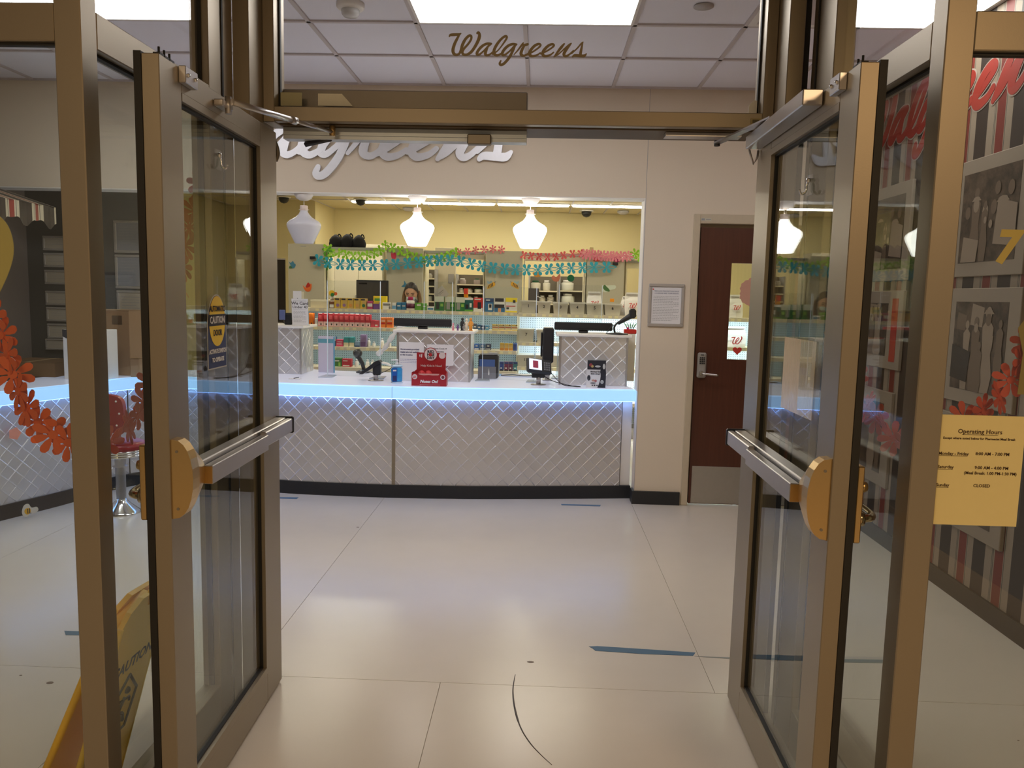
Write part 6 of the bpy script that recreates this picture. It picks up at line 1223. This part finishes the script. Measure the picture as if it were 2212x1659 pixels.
p = onZ(637, 819, CT); t = thing('pen_on_pad', 'small white pad with a dark pen in front of the left console', 'notepad', (p.x, p.y-.0, CT)); b = MB(); b.box(-.045, .045, -.02, .02, 0, .004); part('pad', b, PAPER, t); b = MB(); b.tube([(-.01, 0, .006), (.03, .01, .016)], .003, 6); part('pen', b, BLACK, t)
p = onY(790, 690, 6.5)
t = thing('white_bag', 'white crumpled plastic bag draped by the left end of the middle console', 'bag', (onY(868, 700, 6.40).x-.02, 6.64, CT)); b = MB()
pts = [(-.24, 0, .16), (-.17, 0, .22), (-.12, 0, .30), (-.04, 0, .40), (.05, 0, .445), (.12, 0, .43)]; b.tube(catmull(pts, 5), .03, 8, radii=[.010+.012*abs(math.sin(i*.75))+.004*(i % 2) for i in range(26)]); part('bag', b, plain('bag_white', (236, 234, 232)), t)
b = MB(); b.box(-.02, .0, .03, .05, 0, .36); b.box(-.05, .05, .01, .09, 0, .004); part('bag_holder', b, SHELFG, t)

# ------------------------------------------------------------------ pharmacist
def skin_body(name, verts, edges, radii, m, parent, sub=2):
    me = bpy.data.meshes.new(name); me.from_pydata(verts, edges, []); me.update(); o = bpy.data.objects.new(name, me); C.objects.link(o)
    sk = o.modifiers.new('s', 'SKIN'); sb = o.modifiers.new('u', 'SUBSURF'); sb.levels = sub; sb.render_levels = sub
    for i, r in enumerate(radii): me.skin_vertices[0].data[i].radius = r if isinstance(r, tuple) else (r, r)
    me.skin_vertices[0].data[0].use_root = True
    dg = bpy.context.evaluated_depsgraph_get(); m2 = bpy.data.meshes.new_from_object(o.evaluated_get(dg)); bpy.data.objects.remove(o); bpy.data.meshes.remove(me)
    m2.materials.clear(); m2.materials.append(m)
    for p in m2.polygons: p.use_smooth = True
    o = bpy.data.objects.new(name, m2); C.objects.link(o); o.parent = parent; return o
def person():
    hx = onY(889, 630, 9.6).x; t = thing('person', 'woman in a pale face mask and grey jacket looking down behind the shelf', 'person', (hx, 9.60, -.012)); SK = mat('skin', (206, 160, 132), .55); HR = mat('dark_hair', (40, 30, 26), .5)
    JK = mat('grey_jacket', (96, 100, 98), .9, var=.1)
    # body: hips, torso, shoulders, neck, legs in one continuous surface; she bends slightly forward to her right
    v = [(0, .16, .92), (0, .15, 1.10), (0, .11, 1.28), (0, .07, 1.40), (0, .035, 1.475), (0, .01, 1.53),
         (-.09, .16, .86), (-.10, .15, .48), (-.10, .17, .09), (-.10, .07, .035), (.09, .16, .86), (.10, .15, .48), (.10, .17, .09), (.10, .07, .035),
         (-.165, .07, 1.375), (-.25, .02, 1.15), (-.17, -.04, 1.02), (.165, .07, 1.375), (.25, .02, 1.15), (.17, -.04, 1.02)]
    e = [(0, 1), (1, 2), (2, 3), (3, 4), (4, 5), (0, 6), (6, 7), (7, 8), (8, 9), (0, 10), (10, 11), (11, 12), (12, 13), (3, 14), (14, 15), (15, 16), (3, 17), (17, 18), (18, 19)]
    r = [(.16, .11), (.13, .095), (.15, .11), (.12, .09), (.055, .055), (.05, .05), .085, .06, .04, .035, .085, .06, .04, .035, .068, .046, .032, .068, .046, .032]
    skin_body('body', v, e, r, JK, t)
    for s in (-1, 1):   # hands resting on the desk: palm, four fingers and a thumb
        hv = [(s*.17, -.04, 1.02), (s*.155, -.085, .975), (s*.15, -.125, .942)]; he = [(0, 1), (1, 2)]; hr = [.026, (.034, .016), (.036, .015)]
        for k in range(4):
            bx = s*(.15+(k-1.5)*.018); n0 = len(hv); L = (.9, 1, .95, .75)[k]
            hv += [(bx, -.145, .936), (bx, -.145-.028*L, .930), (bx, -.145-.045*L, .926)]; he += [(2, n0), (n0, n0+1), (n0+1, n0+2)]; hr += [.010, .0085, .007]
        n0 = len(hv); hv += [(s*.118, -.10, .95), (s*.102, -.135, .935)]; he += [(1, n0), (n0, n0+1)]; hr += [.012, .008]; skin_body('hand', hv, he, hr, SK, t, 1)
    H = Matrix.Translation((0, -.025, 1.585)) @ Matrix.Rotation(.45, 4, 'X')    # head tilted down
    n, m_ = 24, 16; b = MB(); vs = []
    for j in range(m_+1):
        th = PI*j/m_; z = .118*math.cos(th)
        for i in range(n):
            a = 2*PI*i/n; cx, cy = math.cos(a), math.sin(a); rr = math.sin(th)
            x = .078*rr*cx; y = .095*rr*cy; zz = z
            if zz < 0: x *= 1-.28*(-zz/.118)**1.5; y *= 1-.12*(-zz/.118)
            if cy < -.5:   # face: brow, eye sockets, nose, mouth, chin
                f = (-cy-.5)/.5
                if abs(x) < .018 and -.045 < zz < .02: y -= .020*f*(1-abs(x)/.018)*(1-abs(zz+.02)/.04 if abs(zz+.02) < .04 else 0)
                if .015 < abs(x) < .048 and -.012 < zz < .022: y += .007*f
                if abs(x) < .026 and -.075 < zz < -.055: y -= .005*f
            vs.append((x, y, zz))
    fs = [(j*n+i, (j+1)*n+i, (j+1)*n+(i+1) % n, j*n+(i+1) % n) for j in range(m_) for i in range(n)]
    b.add(vs, fs, 0, True)
    for s in (-1, 1): b.sph((s*.079, .005, -.005), .022, 8, sc=(.35, .7, 1))
    b.xf(H); hd = part('head', b, SK, t)
    for s in (-1, 1):
        b = MB(); b.sph((s*.031, -.080, .005), .013, 10, sc=(1.2, .6, .5)); b.xf(H); part('eyelid', b, mat('eyelid', (120, 78, 64), .5), hd)
        b = MB(); b.tube([(s*.014, -.092, .024), (s*.032, -.090, .030), (s*.050, -.078, .024)], .0035, 6); b.xf(H); part('eyebrow', b, HR, hd)
    # hair with centre parting, tied back over the shoulders
    b = MB(); vs = []; n2 = 28; prof = 10
    for j in range(prof+1):
        th = PI*.62*j/prof
        for i in range(n2):
            a = 2*PI*i/n2; front = max(0, -math.sin(a)); q_ = 1-.60*front**.8; z = .126*math.cos(th*q_); rr = math.sin(th*q_)
            g = 1+.03*math.cos(9*a)*rr; x = .087*rr*math.cos(a)*g; y = .104*rr*math.sin(a)*g+.006
            z -= .006*math.exp(-(x/.008)**2)*front; vs.append((x, y, z))
    b.add(vs, [(j*n2+i, (j+1)*n2+i, (j+1)*n2+(i+1) % n2, j*n2+(i+1) % n2) for j in range(prof) for i in range(n2)], 0, True); b.xf(H); hh = part('hair', b, HR, hd)
    for s in (-1, 1): b = MB(); b.tube(catmull([(s*.078, .0, 1.60), (s*.095, .02, 1.52), (s*.10, -.0, 1.44), (s*.09, -.06, 1.36)], 4), .02, 8, radii=[.022, .024, .025, .026, .026, .026, .025, .024, .022, .02, .018, .014, .008]); part('hair_strand', b, mat('hair_brown', (120, 88, 56), .5), hd)
    b = MB(); b.sph((0, -.052, -.055), .058, 14, sc=(1.0, .95, .82)); b.xf(H); mk = part('face_mask', b, mat('mask_pale', (176, 196, 196), .8), hd)
    for s in (-1, 1): b = MB(); b.tube([(s*.05, -.06, -.03), (s*.08, -.005, .0)], .002, 5); b.xf(H); part('ear_loop', b, WHITE, mk)
person()

# ------------------------------------------------------------------ floor markings, caution sign
def tape(pts, lab):
    cx = sum(p[0] for p in pts)/len(pts); cy = sum(p[1] for p in pts)/len(pts); t = thing('floor_tape', lab, 'tape', (cx, cy, 0)); b = MB(); b.prism([(p[0]-cx, p[1]-cy) for p in pts], .0002, .0012, ax=2); part('strip', b, plain('faded_tape', (134, 136, 130), .7) if 'faded' in lab else plain('blue_tape', (78, 106, 128), .7), t)
W3 = lambda *P: [tuple(onZ(px, py, 0))[:2] for px, py in P]
tape(W3((1272, 1397), (1290, 1396), (1400, 1403), (1502, 1410), (1497, 1417), (1390, 1413), (1286, 1406), (1280, 1401)), 'strip of blue tape on the floor just inside the doors at right')
tape(W3((1212, 1089), (1298, 1091), (1296, 1094), (1213, 1091.5)), 'short dark blue tape strip on the floor before the counter at right')
tape(W3((600, 1074), (645, 1074.5), (641, 1078), (600, 1077)), 'short dark blue tape strip on the floor by the left door hinge')
tape(W3((139, 1363), (240, 1366), (333, 1370), (333, 1379), (200, 1373), (142, 1372)), 'blue tape strip on the floor behind the left near post')
tape(W3((1500, 1418), (1650, 1422), (1820, 1424), (1930, 1426), (1930, 1433), (1800, 1431), (1640, 1428)), 'faded grey tape strip on the floor behind the right door glass')
t = thing('floor_scratch', 'curved dark scratch on the threshold floor slab', 'scratch', (0, 0, 0)); P = [onZ(*p, .0006) for p in ((1113, 1457), (1108, 1490), (1112, 1530), (1124, 1570), (1143, 1602), (1165, 1627), (1192, 1652))]
b = MB(); Pc = catmull([tuple(p) for p in P], 5); b.tube(Pc, .0022, 4, radii=[.0012+.0016*math.sin(PI*i/(len(Pc)-1))*(1.6 if i < 14 else .8) for i in range(len(Pc))]); part('line', b, plain('scratch_dark', (70, 62, 54)), t)
for px, py, r in ((1146, 1430, .012), (108, 1475, .014), (773, 1139, .01), (45, 1459, .006), (2200, 1600, .004)):
    p = onZ(px, py, 0); t = thing('floor_speck', {1146: 'small round brown spot on the floor inside the doorway', 108: 'small dark chip mark on the floor at far left', 773: 'tiny mark on the floor before the counter'}.get(px, f'tiny speck on the floor near the {"left edge" if px < 1000 else "right edge"}'), 'mark', (p.x, p.y, 0)); b = MB(); b.prism([(r*math.cos(a)*(1.3 if px == 1146 else 1), r*.7*math.sin(a)) for a in [2*PI*i/10 for i in range(10)]], .0002, .0008, ax=2); part('spot', b, plain('spot_brown', (110, 92, 76)), t)
def wet_sign():
    t = thing('wet_floor_sign', 'yellow plastic caution wet floor sign leaning behind the left side glass', 'floor sign', (-1.30, 2.2, 0)); Y = plain('sign_yellow', (248, 190, 30), .4); Y2 = plain('sign_yellow_pale', (248, 204, 72), .45)
    # two hinged leaves; u along the leaf width (world y), v up the lean
    def leaf(xb, xt, y0b, y1b, y0t, y1t, zt, nm, m, th=.016):
        A = [Vector((xb, y0b, 0.0)), Vector((xb, y1b, 0.0)), Vector((xt, y1t, zt)), Vector((xt, y0t, zt))]; nrm = (A[1]-A[0]).cross(A[3]-A[0]).normalized(); b = MB()
        def P(u, v): return (A[0]*(1-u)+A[1]*u)*(1-v)+(A[3]*(1-u)+A[2]*u)*v
        g = 8; out = [P(0, 0), P(1, 0), P(1, .90), P(.92, .93), P(.97, 1), P(.35, 1.02), P(.12, .985), P(0, .93)]
        vs = [p+nrm*th/2 for p in out]+[p-nrm*th/2 for p in out]; n = len(out); b.add(vs, [tuple(range(n)), tuple(range(n, 2*n))[::-1]]+[(i, (i+1) % n, n+(i+1) % n, n+i) for i in range(n)]); o = part(nm, b, m, t)
        e = MB()
        for (u0, v0, u1, v1) in ((0, 0, 0, .93), (1, 0, 1, .9)): e.tube([P(u0, v0), P(u1, v1)], .012, 6)
        part('edge_rib', e, m, o)
        return P, nrm, o
    P, nrm, o = leaf(-.02, .135, -.19, .11, -.10, .155, .62, 'front_leaf', Y2)
    leaf(-.14, .10, -.19, .11, -.10, .15, .63, 'rear_leaf', Y)
    nn = nrm if nrm.x > 0 else -nrm
    ex = (P(1, .5)-P(0, .5)).normalized(); ez = (P(.5, 1)-P(.5, 0)).normalized(); ey = -nn
    def onleaf(u, v): q = P(u, v)+nn*.0087; return Matrix(((ex.x, ey.x, ez.x, q.x), (ex.y, ey.y, ez.y, q.y), (ex.z, ey.z, ez.z, q.z), (0, 0, 0, 1)))
    mb = text_mb('CAUTION', .052, bold=.0012); mb.xf(onleaf(.53, .66)); link('lettering', mb, INK, o, fixn=False)
    GI = plain('sign_ink', (74, 66, 40))
    R = [(-.06, -.15), (.06, -.15), (.075, -.03), (.0, .045), (-.075, -.03)]
    for i in range(5):
        a, c = R[i], R[(i+1) % 5]; mb = MB(); mb.tube([(a[0], -.001, a[1]), (c[0], -.001, c[1])], .0045, 5); mb.xf(onleaf(.53, .55)); link('warning_border', mb, GI, o)
    fgr = MB(); fgr.sph((.01, -.001, -.01), .011, 8); fgr.tube([(.005, -.001, -.03), (-.015, -.001, -.07), (.02, -.001, -.09), (.035, -.001, -.12)], .006, 5); fgr.tube([(-.015, -.001, -.07), (-.03, -.001, -.11)], .006, 5); fgr.tube([(0, -.001, -.04), (.04, -.001, -.045), (.045, -.001, -.06)], .004, 5); fgr.tube([(0, -.001, -.04), (-.035, -.001, -.03)], .004, 5); fgr.xf(onleaf(.53, .55)); link('slipping_figure', fgr, GI, o)
    b = MB(); b.tube([P(.5, .985)+Vector((0, 0, .0)), P(1.03, 1.01)], .018, 8); b.tube([P(0, .93)+Vector((-.02, 0, .01)), P(.6, 1.0)+Vector((-.02, 0, .0))], .016, 8); part('grip', b, Y, t)
    b = MB(); b.bev(.085, .105, .03, .06, .50, .56, .006); part('latch', b, Y2, t)
wet_sign()

# ------------------------------------------------------------------ printed pictures and red script on the striped wall
def mural():
    XW = XR-.001; k = .00105
    # W right top (u 510) sits at y 5.288 ; baseline v=450 at z 2.575
    t = thing('wall_script', 'large red script lettering with pale outline reading Walgreens on the striped wall', 'lettering', (XW, 5.288+510*k, 2.575+450*.001-.002*1), -PI/2)
    k2 = .00102
    RS = plain('script_red', (150, 44, 32)); OUT = plain('script_outline', (160, 142, 130))
    for key in STROKES:
        mb = script_letter(key, k2, 19, 0, .0010); link('letter_outline', mb, OUT, t); mb = script_letter(key, k2, 11, .0011, .0030); link('letter', mb, RS, t)
    MATP = plain('mat_board', (144, 127, 110), .7)
    sep = bpy.data.materials.new('sepia_print'); sep.use_nodes = True; nt = sep.node_tree; bs = nt.nodes['Principled BSDF']; bs.inputs['Roughness'].default_value = .45
    tc = nt.nodes.new('ShaderNodeTexCoord'); n = nt.nodes.new('ShaderNodeTexNoise'); n.inputs['Scale'].default_value = 9; n.inputs['Detail'].default_value = 7; n.inputs['Roughness'].default_value = .65; nt.links.new(tc.outputs['Object'], n.inputs['Vector'])
    cr = nt.nodes.new('ShaderNodeValToRGB'); cr.color_ramp.elements[0].position = .38; cr.color_ramp.elements[0].color = srgb(46, 32, 22); cr.color_ramp.elements[1].position = .72; cr.color_ramp.elements[1].color = srgb(100, 80, 64); nt.links.new(n.outputs[0], cr.inputs[0]); nt.links.new(cr.outputs[0], bs.inputs['Base Color'])
    pale, mid, dk = plain('sepia_pale', (140, 120, 102)), plain('sepia_mid', (104, 84, 68)), plain('sepia_dark', (44, 32, 24))
    def pic(yc, zc, w_, h, iw, ih, lab, scene, off=(0, 0)):
        t = thing('mounted_photo', lab, 'picture', (XW, yc, zc), -PI/2)
        b = MB(); b.bev(-w_/2, w_/2, -.022, 0, -h/2, h/2, .003); part('mount', b, MATP, t)
        b = MB(); b.box(off[0]-iw/2, off[0]+iw/2, -.0235, -.0221, off[1]-ih/2, off[1]+ih/2); pr = part('print', b, sep, t)
        e = -.0238
        for (kind, x, z, s, m) in scene:
            b = MB(); x = off[0]+x*iw/2; z = off[1]+z*ih/2
            if kind == 'p':      # standing figure silhouette: head, shoulders, skirt
                b.prism([(x-.03*s, z-.30*s), (x+.03*s, z-.30*s), (x+.045*s, z-.12*s), (x+.028*s, z-.04*s), (x+.036*s, z+.06*s), (x+.01*s, z+.085*s), (x-.01*s, z+.085*s), (x-.036*s, z+.06*s), (x-.028*s, z-.04*s), (x-.045*s, z-.12*s)], e-.0003, e); b.prism([(x+.02*s*math.cos(a), z+.11*s+.026*s*math.sin(a)) for a in [2*PI*i/12 for i in range(12)]], e-.0003, e)
            elif kind == 'h':    # head with cap
                b.prism([(x+.022*s*math.cos(a), z+.03*s*math.sin(a)) for a in [2*PI*i/12 for i in range(12)]], e-.0003, e)
            elif kind == 'c':
                b.prism([(x+.035*s*math.cos(a)*(1+.12*math.cos(6*a)), z+.02*s*math.sin(a)) for a in [PI*i/12 for i in range(13)]], e-.0003, e)
            else: b.prism([(x-.06*s, z-.05*s), (x+.05*s, z-.06*s), (x+.06*s, z+.04*s), (x-.05*s, z+.06*s)], e-.0003, e)
            for q_ in b.v: q_.x = max(off[0]-iw/2+.002, min(off[0]+iw/2-.002, q_.x)); q_.z = max(off[1]-ih/2+.002, min(off[1]+ih/2-.002, q_.z))
            part('figure_print', b, m, pr); e -= .0004
        return t
    crowd = [('h', -.75, .12, 1.1, mid), ('p', -.45, .0, 1.1, mid), ('h', -.45, .26, 1.2, pale), ('c', -.45, .36, 1.1, pale), ('h', -.1, .1, 1.2, pale), ('p', -.1, -.15, .8, mid), ('h', .2, .16, 1.2, mid), ('h', .5, .1, 1.3, pale), ('c', .5, .24, 1.4, pale), ('h', .3, .55, 1.1, mid), ('h', .75, .5, 1.2, mid), ('b', .75, -.2, 2.0, pale), ('b', -.55, -.75, 1.3, pale), ('h', -.05, -.1, .6, pale), ('h', .15, -.2, .7, pale)]
    serv = [('b', -.1, .7, 1.0, pale), ('b', -.7, .55, .8, mid), ('p', -.45, .05, .9, pale), ('p', -.1, .05, 1.05, mid), ('h', -.1, .42, .8, pale), ('p', .35, .1, 1.35, pale), ('h', .35, .62, 1.1, mid), ('c', .35, .74, 1.2, pale), ('b', .4, .15, .7, pale), ('p', .8, .15, .8, mid), ('b', -.65, -.4, 1.6, dk), ('p', .1, -.35, .8, mid)]
    pic(4.065, 2.008, .64, .605, .50, .46, 'large mounted sepia photo of a laughing crowd, upper one at the right edge', crowd)
    pic(4.055, 1.345, .66, .60, .475, .46, 'large mounted sepia photo of waitresses in a shop, at the right edge', serv)
    pic(4.05, .68, .66, .60, .48, .46, 'mounted sepia photo low on the striped wall behind the hours notice', serv[2:8])
    pic(5.247, 2.008, .67, .61, .46, .46, 'mounted sepia photo seen through the right side glass, upper one', crowd[3:], (.03, 0))
    t = pic(5.255, 1.39, .67, .50, .40, .34, 'mounted sepia photo seen through the right side glass, middle one', serv[:7], (-.06, 0))
    b = MB(); b.box(.2, .28, -.0245, -.0221, -.20, .20); part('red_stripe_print', b, plain('print_red', (160, 50, 34)), t)
    pic(5.30, .685, .66, .62, .46, .46, 'mounted sepia photo of a counter seen through the right side glass, lower one', serv[4:10], (0, 0))
mural()
